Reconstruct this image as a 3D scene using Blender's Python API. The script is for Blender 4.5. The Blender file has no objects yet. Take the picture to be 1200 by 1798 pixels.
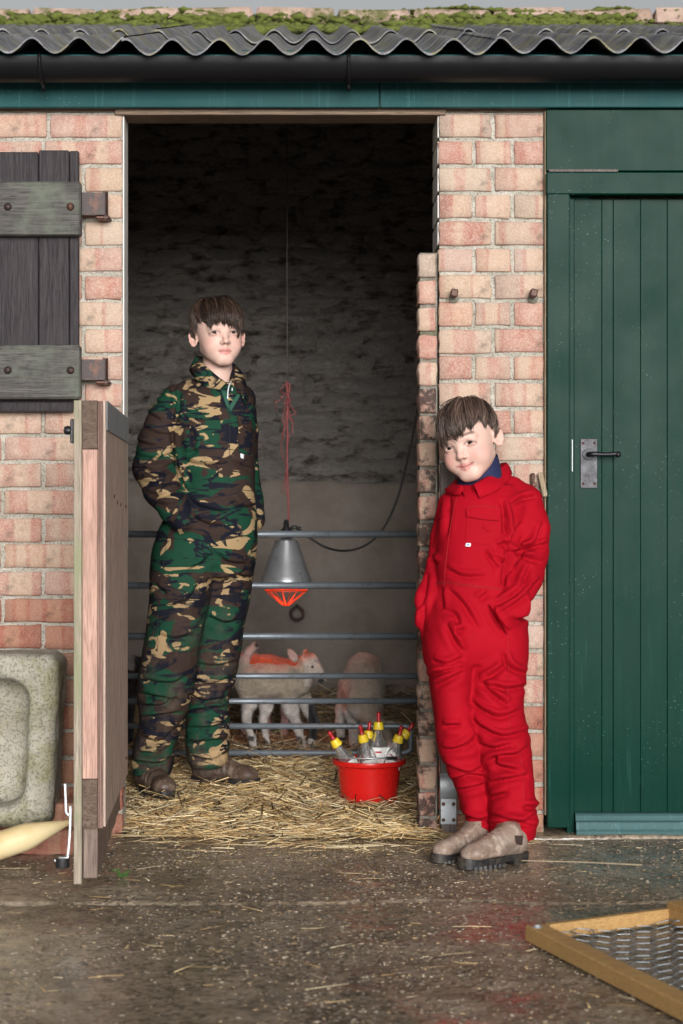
import bpy, math, random
import numpy as np
from mathutils import Vector, Matrix, Euler
from mathutils.bvhtree import BVHTree
random.seed(7); RNG = np.random.default_rng(11)
R = math.radians
SC = bpy.context.scene
COL = SC.collection
# ------------------------------------------------------------------ camera, sky, sun, exposure
FOC, DIST, CX, CY, CAMZ = 3340.0, 5.3, 550.0, 894.0, 0.91
cd = bpy.data.cameras.new('camera'); cam = bpy.data.objects.new('camera', cd); COL.objects.link(cam)
cam.location = (0, -DIST, CAMZ); cam.rotation_euler = (R(90), 0, 0)
cd.sensor_fit = 'VERTICAL'; cd.sensor_height = 36.0; cd.sensor_width = 24.0
cd.lens = 36.0 * FOC / 1798.0
cd.shift_x = 50.0 / 1798.0; cd.shift_y = -5.0 / 1798.0
cd.clip_start = 0.05; cd.clip_end = 500
cd.dof.use_dof = True; cd.dof.focus_distance = 5.35; cd.dof.aperture_fstop = 5.0
SC.camera = cam
SUN_EL, SUN_AZ = 9.0, 8.0       # azimuth: degrees to the right of the viewing camera
w = bpy.data.worlds.new('World'); SC.world = w; w.use_nodes = True
nt = w.node_tree; nt.nodes.clear()
sky = nt.nodes.new('ShaderNodeTexSky'); sky.sky_type = 'NISHITA'; sky.sun_disc = False
sky.sun_elevation = R(SUN_EL); sky.sun_rotation = R(180 - SUN_AZ); sky.air_density = 1.0; sky.dust_density = 4.0; sky.ozone_density = 1.0
hs = nt.nodes.new('ShaderNodeHueSaturation'); hs.inputs['Saturation'].default_value = 0.12; hs.inputs['Value'].default_value = 1.0
bg = nt.nodes.new('ShaderNodeBackground'); bg.inputs['Strength'].default_value = 0.11
wo = nt.nodes.new('ShaderNodeOutputWorld')
nt.links.new(sky.outputs[0], hs.inputs['Color']); nt.links.new(hs.outputs[0], bg.inputs['Color']); nt.links.new(bg.outputs[0], wo.inputs['Surface'])
sl = bpy.data.lights.new('sun', 'SUN'); sl.energy = 2.9; sl.angle = R(28); sl.color = (1.0, 0.985, 0.965)
sun = bpy.data.objects.new('sun', sl); COL.objects.link(sun)
sun.location = (2, -6, 6)
_d = Vector((math.sin(R(SUN_AZ)) * math.cos(R(SUN_EL)), -math.cos(R(SUN_AZ)) * math.cos(R(SUN_EL)), math.sin(R(SUN_EL))))
sun.rotation_euler = _d.to_track_quat('Z', 'Y').to_euler()
SC.view_settings.view_transform = 'Standard'; SC.view_settings.look = 'None'
SC.view_settings.gamma = 1.0; SC.view_settings.use_curve_mapping = False
SC.view_settings.exposure = 0.30
SC.render.engine = 'CYCLES'
SC.cycles.max_bounces = 8; SC.cycles.transparent_max_bounces = 8

# ------------------------------------------------------------------ helpers
def P(px, py, dep):
    return np.array([(px - CX) * dep / FOC, dep - DIST, CAMZ - (py - CY) * dep / FOC])
def WX(px, y=0.0): return (px - CX) * (DIST + y) / FOC
def WZ(py, y=0.0): return CAMZ - (py - CY) * (DIST + y) / FOC
BASE = {}
def tag(o, label=None, cat=None, group=None, kind=None):
    if label: o['label'] = label
    if cat: o['category'] = cat
    if group: o['group'] = group
    if kind: o['kind'] = kind
    return o
def thing(name, loc, label, cat, group=None):
    o = bpy.data.objects.new(name, None); COL.objects.link(o); o.location = loc; o.empty_display_size = 0.05
    BASE[o.name] = np.array(loc, float); return tag(o, label, cat, group)
def link(name, me, parent=None, loc=None):
    o = bpy.data.objects.new(name, me); COL.objects.link(o)
    if parent is not None: o.parent = parent
    if loc is not None: o.location = loc
    return o
def mesh(name, V, F, mat=None, smooth=False, col=None):
    me = bpy.data.meshes.new(name)
    V = np.asarray(V, float)
    if isinstance(F, np.ndarray):
        n, k = F.shape
        me.vertices.add(len(V)); me.vertices.foreach_set('co', V.astype(np.float32).ravel())
        me.loops.add(n * k); me.loops.foreach_set('vertex_index', F.astype(np.int32).ravel())
        me.polygons.add(n); me.polygons.foreach_set('loop_start', np.arange(0, n * k, k, dtype=np.int32))
        me.update(calc_edges=True)
    else:
        me.from_pydata(V.tolist(), [], F); me.update()
    if smooth: me.polygons.foreach_set('use_smooth', np.ones(len(me.polygons), bool))
    if col is not None:
        a = me.color_attributes.new('Col', 'FLOAT_COLOR', 'POINT')
        c = np.ones((len(V), 4), np.float32); c[:, :3] = col; a.data.foreach_set('color', c.ravel())
    if mat is not None: me.materials.append(mat)
    return me
def mk(name, V, F, mat, parent=None, smooth=False, col=None, kind=None, auto=None):
    """one object; V in world coordinates, parent's base is subtracted"""
    V = np.asarray(V, float).copy()
    if parent is not None: b = BASE[parent.name]
    else: b = V[:, :].mean(0) * [1, 1, 0] + [0, 0, V[:, 2].min()]
    V -= b
    o = link(name, mesh(name, V, F, mat, smooth, col), parent)
    if parent is None: o.location = b
    BASE[o.name] = b
    if kind: o['kind'] = kind
    if auto is not None: sharp(o, auto)
    return o
def sharp(o, ang=35):
    me = o.data
    me.polygons.foreach_set('use_smooth', np.ones(len(me.polygons), bool))
    try: me.set_sharp_from_angle(angle=R(ang))
    except Exception: pass
class MB:
    """collects shapes"""
    def __init__(s): s.V = []; s.F = []; s.n = 0
    def add(s, V, F, M=None):
        V = np.asarray(V, float)
        if M is not None: V = V @ np.array(M)[:3, :3].T + np.array(M)[:3, 3]
        s.V.append(V); s.F += [[i + s.n for i in f] for f in F]; s.n += len(V); return s
    def box(s, x0, x1, y0, y1, z0, z1, bev=0.0, M=None, jit=0.0):
        V, F = bevbox(x0, x1, y0, y1, z0, z1, bev)
        if jit: V = V + RNG.normal(0, jit, V.shape)
        return s.add(V, F, M)
    def tube(s, pts, r, n=8, caps=True, M=None):
        V, F = tube(pts, r, n, caps); return s.add(V, F, M)
    def lathe(s, prof, n=24, M=None, close=False):
        V, F = lathe(prof, n); return s.add(V, F, M)
    def out(s): return np.concatenate(s.V), s.F
    def mk(s, name, mat, parent=None, smooth=False, auto=None, kind=None):
        V, F = s.out(); return mk(name, V, F, mat, parent, smooth, auto=auto, kind=kind)
def bevbox(x0, x1, y0, y1, z0, z1, b=0.0):
    if b <= 0:
        V = np.array([[x, y, z] for z in (z0, z1) for y in (y0, y1) for x in (x0, x1)], float)
        return V, [[0, 2, 3, 1], [4, 5, 7, 6], [0, 1, 5, 4], [2, 6, 7, 3], [0, 4, 6, 2], [1, 3, 7, 5]]
    V = []; idx = {}
    for i, x in enumerate((x0, x1)):
        for j, y in enumerate((y0, y1)):
            for k, z in enumerate((z0, z1)):
                sx, sy, sz = (1 - 2 * i) * b, (1 - 2 * j) * b, (1 - 2 * k) * b
                idx[i, j, k, 0] = len(V); V.append([x, y + sy, z + sz])
                idx[i, j, k, 1] = len(V); V.append([x + sx, y, z + sz])
                idx[i, j, k, 2] = len(V); V.append([x + sx, y + sy, z])
    F = []
    for i in (0, 1): F.append([idx[i, j, k, 0] for j, k in ((0, 0), (1, 0), (1, 1), (0, 1))])
    for j in (0, 1): F.append([idx[i, j, k, 1] for i, k in ((0, 0), (1, 0), (1, 1), (0, 1))])
    for k in (0, 1): F.append([idx[i, j, k, 2] for i, j in ((0, 0), (1, 0), (1, 1), (0, 1))])
    for j in (0, 1):
        for k in (0, 1): F.append([idx[0, j, k, 1], idx[1, j, k, 1], idx[1, j, k, 2], idx[0, j, k, 2]])
    for i in (0, 1):
        for k in (0, 1): F.append([idx[i, 0, k, 0], idx[i, 1, k, 0], idx[i, 1, k, 2], idx[i, 0, k, 2]])
    for i in (0, 1):
        for j in (0, 1): F.append([idx[i, j, 0, 0], idx[i, j, 1, 0], idx[i, j, 1, 1], idx[i, j, 0, 1]])
    for i in (0, 1):
        for j in (0, 1):
            for k in (0, 1): F.append([idx[i, j, k, 0], idx[i, j, k, 1], idx[i, j, k, 2]])
    V = np.array(V); c = V.mean(0)
    F2 = []
    for f in F:
        n = np.cross(V[f[1]] - V[f[0]], V[f[2]] - V[f[0]])
        F2.append(f if np.dot(n, V[f].mean(0) - c) > 0 else f[::-1])
    return V, F2
def smooth_path(pts, n=6):
    p = np.asarray(pts, float); q = np.vstack([2 * p[0] - p[1], p, 2 * p[-1] - p[-2]]); out = []
    for i in range(1, len(q) - 2):
        for t in np.linspace(0, 1, n, endpoint=False):
            a, b, c, d = q[i - 1], q[i], q[i + 1], q[i + 2]
            out.append(0.5 * ((2 * b) + (c - a) * t + (2 * a - 5 * b + 4 * c - d) * t * t + (3 * b - a - 3 * c + d) * t ** 3))
    out.append(p[-1]); return np.array(out)
def tube(pts, r, n=8, caps=True):
    p = np.asarray(pts, float); m = len(p); r = np.full(m, r, float) if np.isscalar(r) else np.asarray(r, float)
    T = np.gradient(p, axis=0); T /= np.linalg.norm(T, axis=1)[:, None] + 1e-12
    up = np.array([0, 0, 1.0]) if abs(T[0][2]) < 0.9 else np.array([1.0, 0, 0])
    V = []
    a = np.cross(T[0], up); a /= np.linalg.norm(a)
    for i in range(m):
        a = a - T[i] * np.dot(a, T[i]); a /= np.linalg.norm(a) + 1e-12; b = np.cross(T[i], a)
        for k in range(n):
            th = 2 * math.pi * k / n; V.append(p[i] + r[i] * (math.cos(th) * a + math.sin(th) * b))
    F = [[i * n + k, i * n + (k + 1) % n, (i + 1) * n + (k + 1) % n, (i + 1) * n + k] for i in range(m - 1) for k in range(n)]
    if caps: F += [list(range(n))[::-1], [(m - 1) * n + k for k in range(n)]]
    return np.array(V), F
def lathe(prof, n=24):
    V = []; m = len(prof)
    for rr, z in prof:
        for k in range(n):
            t = 2 * math.pi * k / n; V.append([rr * math.cos(t), rr * math.sin(t), z])
    F = [[i * n + k, i * n + (k + 1) % n, (i + 1) * n + (k + 1) % n, (i + 1) * n + k] for i in range(m - 1) for k in range(n)]
    return np.array(V), F
def Mloc(loc, rot=(0, 0, 0), s=1.0):
    return Matrix.Translation(Vector(loc)) @ Euler(rot).to_matrix().to_4x4() @ Matrix.Scale(s, 4)
def noise3(p, seed=0):
    p = np.asarray(p, float); i = np.floor(p).astype(np.int64); f = p - i; f = f * f * (3 - 2 * f)
    def h(a, b, c):
        n = (a * 374761393 + b * 668265263 + c * 1274126177 + seed * 69069) & 0xffffffff
        n = ((n ^ (n >> 13)) * 1274126177) & 0xffffffff
        return ((n ^ (n >> 16)) & 0xffff) / 65535.0
    r = 0
    for dx in (0, 1):
        for dy in (0, 1):
            for dz in (0, 1):
                w_ = (f[..., 0] if dx else 1 - f[..., 0]) * (f[..., 1] if dy else 1 - f[..., 1]) * (f[..., 2] if dz else 1 - f[..., 2])
                r = r + w_ * h(i[..., 0] + dx, i[..., 1] + dy, i[..., 2] + dz)
    return r * 2 - 1
def fbm(p, o=3, seed=0):
    p = np.asarray(p, float); r = 0; a = 1.0; s = 0
    for k in range(o): r = r + a * noise3(p * 2 ** k, seed + k * 17); s += a; a *= 0.5
    return r / s

# ------------------------------------------------------------------ distance fields + surface nets
class Field:
    def __init__(s, lo, hi, h):
        s.h = h; s.lo = np.array(lo, float); n = np.ceil((np.array(hi) - s.lo) / h).astype(int) + 1
        s.ax = [s.lo[i] + np.arange(n[i]) * h for i in range(3)]
        s.d = np.full(n, 0.2, np.float32)
    def sub(s, lo, hi):
        sl_ = []
        for i in range(3):
            a = int(max(0, math.floor((lo[i] - s.lo[i]) / s.h))); b = int(min(s.d.shape[i], math.ceil((hi[i] - s.lo[i]) / s.h) + 1))
            sl_.append(slice(a, max(a, b)))
        X = s.ax[0][sl_[0]][:, None, None].astype(np.float32); Y = s.ax[1][sl_[1]][None, :, None].astype(np.float32); Z = s.ax[2][sl_[2]][None, None, :].astype(np.float32)
        return tuple(sl_), X, Y, Z
    def put(s, sl_, f, k, mode=1):
        a = s.d[sl_]
        if a.size == 0: return
        f = np.broadcast_to(f, a.shape)
        if mode == 1:
            if k > 0:
                hh = np.clip(0.5 + 0.5 * (a - f) / k, 0, 1); r = a + (f - a) * hh - k * hh * (1 - hh)
            else: r = np.minimum(a, f)
        else:
            g = -f
            if k > 0:
                hh = np.clip(0.5 - 0.5 * (a - g) / k, 0, 1); r = a + (g - a) * hh + k * hh * (1 - hh)
            else: r = np.maximum(a, g)
        s.d[sl_] = r
    def cone(s, a, b, ra, rb, k=0.01, mode=1, sq=(1, 1, 1)):
        a = np.array(a, float); b = np.array(b, float); sq = np.array(sq, float)
        m = max(ra, rb) * max(sq) + 3 * k + 3 * s.h
        sl_, X, Y, Z = s.sub(np.minimum(a, b) - m, np.maximum(a, b) + m)
        ba = (b - a) / sq; L = float(ba @ ba) + 1e-12
        x = (X - a[0]) / sq[0]; y = (Y - a[1]) / sq[1]; z = (Z - a[2]) / sq[2]
        t = np.clip((x * ba[0] + y * ba[1] + z * ba[2]) / L, 0, 1)
        d = np.sqrt((x - ba[0] * t) ** 2 + (y - ba[1] * t) ** 2 + (z - ba[2] * t) ** 2) - (ra + (rb - ra) * t)
        s.put(sl_, d * min(sq), k, mode)
    def chain(s, pts, rs, k=0.01, mode=1, sq=(1, 1, 1)):
        for i in range(len(pts) - 1): s.cone(pts[i], pts[i + 1], rs[i], rs[i + 1], k, mode, sq)
    def ell(s, c, r, k=0.01, mode=1, rot=None):
        c = np.array(c, float); r = np.array(r, float); m = max(r) + 3 * k + 3 * s.h
        sl_, X, Y, Z = s.sub(c - m, c + m); x, y, z = X - c[0], Y - c[1], Z - c[2]
        if rot is not None:
            M = np.array(rot).T; x, y, z = (M[0, 0] * x + M[0, 1] * y + M[0, 2] * z, M[1, 0] * x + M[1, 1] * y + M[1, 2] * z, M[2, 0] * x + M[2, 1] * y + M[2, 2] * z)
        k0 = np.sqrt((x / r[0]) ** 2 + (y / r[1]) ** 2 + (z / r[2]) ** 2); k1 = np.sqrt((x / r[0] ** 2) ** 2 + (y / r[1] ** 2) ** 2 + (z / r[2] ** 2) ** 2) + 1e-9
        s.put(sl_, k0 * (k0 - 1) / k1, k, mode)
    def loft(s, rows, k=0.01, mode=1, pw=2.2, grow=0.0):
        """rows: (z, xc, yc, rx, ry) sorted by z"""
        rows = np.array(sorted(rows)); z0, z1 = rows[0, 0], rows[-1, 0]
        m = 3 * k + 3 * s.h + max(0, grow)
        lo = [(rows[:, 1] - rows[:, 3]).min() - m, (rows[:, 2] - rows[:, 4]).min() - m, z0 - m]
        hi = [(rows[:, 1] + rows[:, 3]).max() + m, (rows[:, 2] + rows[:, 4]).max() + m, z1 + m]
        sl_, X, Y, Z = s.sub(lo, hi); zz = Z.ravel()
        g = [smooth_interp(zz, rows[:, 0], rows[:, i]) for i in range(1, 5)]
        g[2] = np.maximum(g[2] + grow, 0.004); g[3] = np.maximum(g[3] + grow, 0.004)
        g = [q[None, None, :].astype(np.float32) for q in g]
        q = (np.abs((X - g[0]) / g[2]) ** pw + np.abs((Y - g[1]) / g[3]) ** pw) ** (1 / pw)
        d = (q - 1) * np.minimum(g[2], g[3])
        dz = np.maximum(z0 - Z, Z - z1)
        d = np.maximum(d, dz)
        s.put(sl_, d, k, mode)
    def mesh(s):
        d = s.d
        for ax in range(3):
            for e in (0, -1):
                q = [slice(None)] * 3; q[ax] = e; d[tuple(q)] = np.maximum(d[tuple(q)], s.h * .3)
        ins = d < 0
        nx, ny, nz = d.shape
        cnt = np.zeros((nx - 1, ny - 1, nz - 1), np.uint8)
        for a in (0, 1):
            for b in (0, 1):
                for c in (0, 1): cnt += ins[a:nx - 1 + a, b:ny - 1 + b, c:nz - 1 + c]
        act = (cnt > 0) & (cnt < 8); I = np.argwhere(act); idx = np.full(act.shape, -1, np.int64); idx[act] = np.arange(len(I))
        acc = np.zeros((len(I), 3)); n = np.zeros(len(I))
        for ax in range(3):
            o1, o2 = [q for q in range(3) if q != ax]
            for u in (0, 1):
                for v in (0, 1):
                    A = I.copy(); A[:, o1] += u; A[:, o2] += v; B = A.copy(); B[:, ax] += 1
                    da = d[A[:, 0], A[:, 1], A[:, 2]]; db = d[B[:, 0], B[:, 1], B[:, 2]]
                    m = (da < 0) != (db < 0); t = np.where(m, da / np.where(m, da - db, 1), 0)
                    pt = A.astype(float); pt[:, ax] += t; acc[m] += pt[m]; n[m] += 1
        V = acc / n[:, None] * s.h + s.lo
        Q = []
        for ax in range(3):
            o1, o2 = [(1, 2), (2, 0), (0, 1)][ax]
            sa = [slice(0, None)] * 3; sa[ax] = slice(0, -1); sb = [slice(0, None)] * 3; sb[ax] = slice(1, None)
            a, b = ins[tuple(sa)], ins[tuple(sb)]; E = np.argwhere(a != b)
            ok = (E[:, o1] > 0) & (E[:, o2] > 0) & (E[:, o1] < d.shape[o1] - 1) & (E[:, o2] < d.shape[o2] - 1); E = E[ok]
            c = []
            for u, v in ((1, 1), (0, 1), (0, 0), (1, 0)):
                G = E.copy(); G[:, o1] -= u; G[:, o2] -= v; c.append(idx[G[:, 0], G[:, 1], G[:, 2]])
            q = np.stack(c, 1); fl = ~a[E[:, 0], E[:, 1], E[:, 2]]; q[fl] = q[fl][:, ::-1]; Q.append(q)
        return V, np.concatenate(Q)
def smooth_interp(z, zs, vs):
    r = np.interp(z, zs, vs)
    w_ = 0.012
    return (r + np.interp(z - w_, zs, vs) + np.interp(z + w_, zs, vs) + np.interp(z - 2 * w_, zs, vs) * .5 + np.interp(z + 2 * w_, zs, vs) * .5) / 4.0
def vnormals(V, F):
    n = np.cross(V[F[:, 2]] - V[F[:, 0]], V[F[:, 3 if F.shape[1] > 3 else 1]] - V[F[:, 1 if F.shape[1] > 3 else 0]])
    N = np.zeros_like(V)
    for k in range(F.shape[1]): np.add.at(N, F[:, k], n)
    return N / (np.linalg.norm(N, axis=1)[:, None] + 1e-12)
def relax(V, F, it=2, lam=0.5):
    e = np.concatenate([F[:, [k, (k + 1) % F.shape[1]]] for k in range(F.shape[1])])
    for _ in range(it):
        S = np.zeros_like(V); C = np.zeros(len(V))
        np.add.at(S, e[:, 0], V[e[:, 1]]); np.add.at(C, e[:, 0], 1); np.add.at(S, e[:, 1], V[e[:, 0]]); np.add.at(C, e[:, 1], 1)
        V = V + lam * (S / np.maximum(C, 1)[:, None] - V) * (C > 0)[:, None]
    return V
def rotm(yaw=0, pitch=0, roll=0):
    """yaw>0 turns a face looking at -y towards +x; pitch>0 looks up; roll>0 tips the crown to -x"""
    return np.array(Matrix.Rotation(R(-roll), 3, 'Y') @ Matrix.Rotation(R(yaw), 3, 'Z') @ Matrix.Rotation(R(-pitch), 3, 'X'))
# ------------------------------------------------------------------ materials
class NT:
    def __init__(s, name):
        s.m = bpy.data.materials.new(name); s.m.use_nodes = True; s.t = s.m.node_tree; s.t.nodes.clear()
        s.out = s.n('ShaderNodeOutputMaterial')
    def n(s, ty, **kw):
        nd = s.t.nodes.new(ty)
        for k, v in kw.items(): setattr(nd, k, v)
        return nd
    def set(s, sock, v):
        if hasattr(v, 'node'): s.t.links.new(v, sock)
        elif v is not None:
            if hasattr(sock.default_value, '__len__') and not hasattr(v, '__len__'): v = (v,) * len(sock.default_value)
            if hasattr(v, '__len__') and len(v) == 3 and len(sock.default_value) == 4: v = tuple(v) + (1,)
            sock.default_value = v
    def co(s, kind='Object', scale=(1, 1, 1), rot=(0, 0, 0), rnd=False):
        c = s.n('ShaderNodeTexCoord').outputs[kind]
        if rnd:
            oi = s.n('ShaderNodeObjectInfo'); a = s.n('ShaderNodeVectorMath', operation='MULTIPLY_ADD')
            cb = s.n('ShaderNodeCombineXYZ'); 
            for k in range(3): s.t.links.new(oi.outputs['Random'], cb.inputs[k])
            s.t.links.new(cb.outputs[0], a.inputs[0]); a.inputs[1].default_value = (37, 61, 23); s.t.links.new(c, a.inputs[2]); c = a.outputs[0]
        mp = s.n('ShaderNodeMapping'); s.t.links.new(c, mp.inputs[0]); mp.inputs['Scale'].default_value = scale; mp.inputs['Rotation'].default_value = rot
        return mp.outputs[0]
    def noise(s, v, scale=5, detail=4, rough=0.55, dist=0.0, out='Fac'):
        nd = s.n('ShaderNodeTexNoise'); s.set(nd.inputs['Vector'], v); nd.inputs['Scale'].default_value = scale; nd.inputs['Detail'].default_value = detail
        nd.inputs['Roughness'].default_value = rough; nd.inputs['Distortion'].default_value = dist; return nd.outputs[out]
    def vor(s, v, scale=5, feat='F1', out='Distance', rnd=1.0):
        nd = s.n('ShaderNodeTexVoronoi'); nd.feature = feat; s.set(nd.inputs['Vector'], v); nd.inputs['Scale'].default_value = scale; nd.inputs['Randomness'].default_value = rnd; return nd.outputs[out]
    def ramp(s, f, st, interp='LINEAR'):
        nd = s.n('ShaderNodeValToRGB'); cr = nd.color_ramp; cr.interpolation = interp; s.set(nd.inputs[0], f)
        while len(cr.elements) < len(st): cr.elements.new(0.5)
        for e, (p, c) in zip(cr.elements, st):
            e.position = p; e.color = (tuple(c) + (1,)) if hasattr(c, '__len__') else (c, c, c, 1)
        return nd.outputs[0]
    def mix(s, f, a, b, mode='MIX'):
        nd = s.n('ShaderNodeMix', data_type='RGBA', blend_type=mode); s.set(nd.inputs[0], f); s.set(nd.inputs[6], a); s.set(nd.inputs[7], b); return nd.outputs[2]
    def math(s, op, a, b=None, c=None):
        nd = s.n('ShaderNodeMath', operation=op); s.set(nd.inputs[0], a)
        if b is not None: s.set(nd.inputs[1], b)
        if c is not None: s.set(nd.inputs[2], c)
        return nd.outputs[0]
    def rng(s, f, a, b, c, d):
        nd = s.n('ShaderNodeMapRange'); s.set(nd.inputs[0], f)
        for k, v in enumerate((a, b, c, d)): nd.inputs[k + 1].default_value = v
        return nd.outputs[0]
    def sep(s, v, k):
        nd = s.n('ShaderNodeSeparateXYZ'); s.set(nd.inputs[0], v); return nd.outputs[k]
    def attr(s, name='Col'):
        return s.n('ShaderNodeVertexColor', layer_name=name).outputs[0]
    def bump(s, h, st=0.5, dist=0.01, nrm=None):
        nd = s.n('ShaderNodeBump'); nd.inputs['Strength'].default_value = st; nd.inputs['Distance'].default_value = dist; s.set(nd.inputs['Height'], h)
        if nrm is not None: s.set(nd.inputs['Normal'], nrm)
        return nd.outputs[0]
    def bsdf(s, col, rough=0.6, nrm=None, metal=0.0, spec=0.5, **kw):
        b = s.n('ShaderNodeBsdfPrincipled'); s.set(b.inputs['Base Color'], col); s.set(b.inputs['Roughness'], rough); s.set(b.inputs['Metallic'], metal)
        s.set(b.inputs['Specular IOR Level'], spec)
        if nrm is not None: s.set(b.inputs['Normal'], nrm)
        for k, v in kw.items(): s.set(b.inputs[k.replace('_', ' ')], v)
        s.t.links.new(b.outputs[0], s.out.inputs[0]); return s.m
def m_brick(name, dark=(1.0, 1.0, 1.0), soot=0.0):
    n = NT(name); v = n.co('Object', rnd=True); oi = n.n('ShaderNodeObjectInfo')
    base = n.ramp(oi.outputs['Random'], [(0, (.44, .29, .23)), (.16, (.33, .155, .12)), (.3, (.46, .36, .28)), (.42, (.38, .165, .13)), (.55, (.45, .26, .20)), (.66, (.33, .25, .20)), (.78, (.50, .34, .22)), (.9, (.40, .20, .16)), (1, (.44, .31, .26))])
    x = n.sep(v, 0); band = n.n('ShaderNodeTexNoise'); band.noise_dimensions = '1D'; band.inputs['Scale'].default_value = 12; band.inputs['Detail'].default_value = 0; n.t.links.new(x, band.inputs['W'])
    wob = n.math('MULTIPLY_ADD', n.noise(v, 30, 2), 0.10, band.outputs[0])
    bandf = n.ramp(wob, [(.50, 0), (.56, 1)])
    c = n.mix(n.math('MULTIPLY', bandf, .62), base, (.37, .14, .105))
    bandg = n.ramp(wob, [(.60, 0), (.645, 1)]); c = n.mix(n.math('MULTIPLY', bandg, .6), c, (.50, .40, .29))
    c = n.mix(n.math('MULTIPLY', n.ramp(n.noise(v, 26, 5, .7), [(.4, 0), (.75, 1)]), .42), c, (.56, .46, .37))
    c = n.mix(n.math('MULTIPLY', n.ramp(n.noise(v, 240, 2), [(.45, 0), (.62, 1)]), .35), c, (.62, .52, .44))
    vw = n.co('Object'); st_ = n.math('MULTIPLY', n.ramp(n.noise(vw, 13, 5, .75), [(.56, 0), (.72, 1)]), .55); c = n.mix(st_, c, (.09, .075, .06))
    pit = n.ramp(n.vor(v, 150), [(.0, 0), (.13, 1)]); pm = n.ramp(n.noise(v, 60, 2), [(.48, 0), (.56, 1)])
    pitf = n.math('MULTIPLY', n.math('SUBTRACT', 1.0, pit), pm)
    c = n.mix(n.math('MULTIPLY', pitf, .85), c, (.05, .035, .03))
    if soot > 0:
        sm = n.ramp(n.math('ADD', n.noise(v, 22, 5, .7), n.math('MULTIPLY', oi.outputs['Random'], .16)), [(.56, 0), (.66, 1)])
        c = n.mix(n.math('MULTIPLY', sm, soot), c, (.025, .022, .022))
    c = n.mix(1.0, c, dark, 'MULTIPLY')
    h = n.math('SUBTRACT', n.noise(v, 90, 5, .7), n.math('MULTIPLY', pitf, .8))
    return n.bsdf(c, .88, n.bump(h, .55, .003), spec=.25)
def m_mortar(name, c0=(.52, .50, .44), c1=(.27, .24, .19), moss=.3):
    n = NT(name); v = n.co('Object')
    c = n.ramp(n.noise(v, 14, 6, .75), [(.3, c1), (.62, c0)])
    c = n.mix(n.math('MULTIPLY', n.ramp(n.noise(v, 180, 3), [(.5, 0), (.65, 1)]), .6), c, (.10, .09, .075))
    c = n.mix(n.math('MULTIPLY', n.ramp(n.noise(v, 6, 4), [(.52, 0), (.65, 1)]), moss), c, (.09, .10, .04))
    return n.bsdf(c, .95, n.bump(n.noise(v, 120, 6, .8), .9, .008), spec=.2)
def m_wood(name, c0, c1, grain=(40, 40, 2.2), rough=.75, bump=.4, green=None, gz=(.5, .7), streak=.6, rnd=True, spec=.3):
    n = NT(name); v = n.co('Object', grain, rnd=rnd); v2 = n.co('Object', rnd=rnd)
    g = n.noise(v, 3.0, 8, .7, .6); c = n.ramp(g, [(.32, c1), (.62, c0)])
    c = n.mix(n.math('MULTIPLY', n.ramp(n.noise(v, 9, 3), [(.5, 0), (.62, 1)]), streak), c, tuple(q * .45 for q in c1))
    c = n.mix(n.math('MULTIPLY', n.ramp(n.noise(v2, 7, 4), [(.45, 0), (.7, 1)]), .4), c, tuple(q * .6 for q in c0))
    if green is not None: c = n.mix(n.ramp(n.noise(v2, 5, 5, .7), [(gz[0], 0), (gz[1], 1)]), c, green)
    return n.bsdf(c, rough, n.bump(g, bump, .004), spec=spec)
def m_paint(name, col, scratch=(.35, .42, .40), sc_amt=.5, grain=(30, 30, 1.5), rough=(.18, .34), speck=True, sp=.035):
    n = NT(name); v = n.co('Object', grain); v2 = n.co('Object')
    c = n.mix(n.noise(v, 2, 5), tuple(q * .75 for q in col), tuple(q * 1.25 for q in col))
    c = n.mix(n.math('MULTIPLY', n.ramp(n.noise(v2, 9, 6, .7), [(.55, 0), (.8, 1)]), .15), c, tuple(q * 1.9 for q in col))
    h = n.math('MULTIPLY', n.noise(v, 4, 6), .5)
    if speck:
        sm = n.math('MULTIPLY', n.math('SUBTRACT', 1.0, n.ramp(n.vor(v2, 85), [(.09, 0), (.14, 1)])), n.ramp(n.noise(v2, 3.5, 4), [(.47, 0), (.6, 1)]))
        run = n.math('MULTIPLY', n.ramp(n.noise(n.co('Object', (26, 26, 1.1)), 3, 5, .7), [(.58, 0), (.70, 1)]), n.rng(n.sep(v2, 2), .1, .9, .55, .10)); c = n.mix(run, c, tuple(q * 2.2 + .02 for q in col))
        c = n.mix(n.math('MULTIPLY', sm, sc_amt), c, scratch); h = n.math('ADD', h, n.math('MULTIPLY', sm, .5))
    return n.bsdf(c, n.rng(n.noise(v2, 6, 5), .3, .7, *rough), n.bump(h, .25, .002), spec=sp)
def m_flat(name, col, rough=.5, metal=0, bump=0, bs=80, var=.15, spec=.5, **kw):
    n = NT(name); v = n.co('Object')
    c = n.mix(n.noise(v, bs * .25, 5, .7), tuple(q * (1 - var) for q in col), tuple(min(1, q * (1 + var)) for q in col))
    return n.bsdf(c, n.rng(n.noise(v, bs * .4, 4), .3, .7, rough * .8, min(1, rough * 1.2)), n.bump(n.noise(v, bs, 5), bump, .003) if bump else None, metal=metal, spec=spec, **kw)
def m_rust(name, c=(.035, .022, .02), r=(.16, .06, .03), amt=(.5, .7), metal=.2, rough=.5):
    n = NT(name); v = n.co('Object')
    cc = n.mix(n.ramp(n.noise(v, 45, 6, .75), [(amt[0], 0), (amt[1], 1)]), c, r)
    return n.bsdf(cc, rough, n.bump(n.noise(v, 90, 6, .7), .6, .003), metal=metal)
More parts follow.
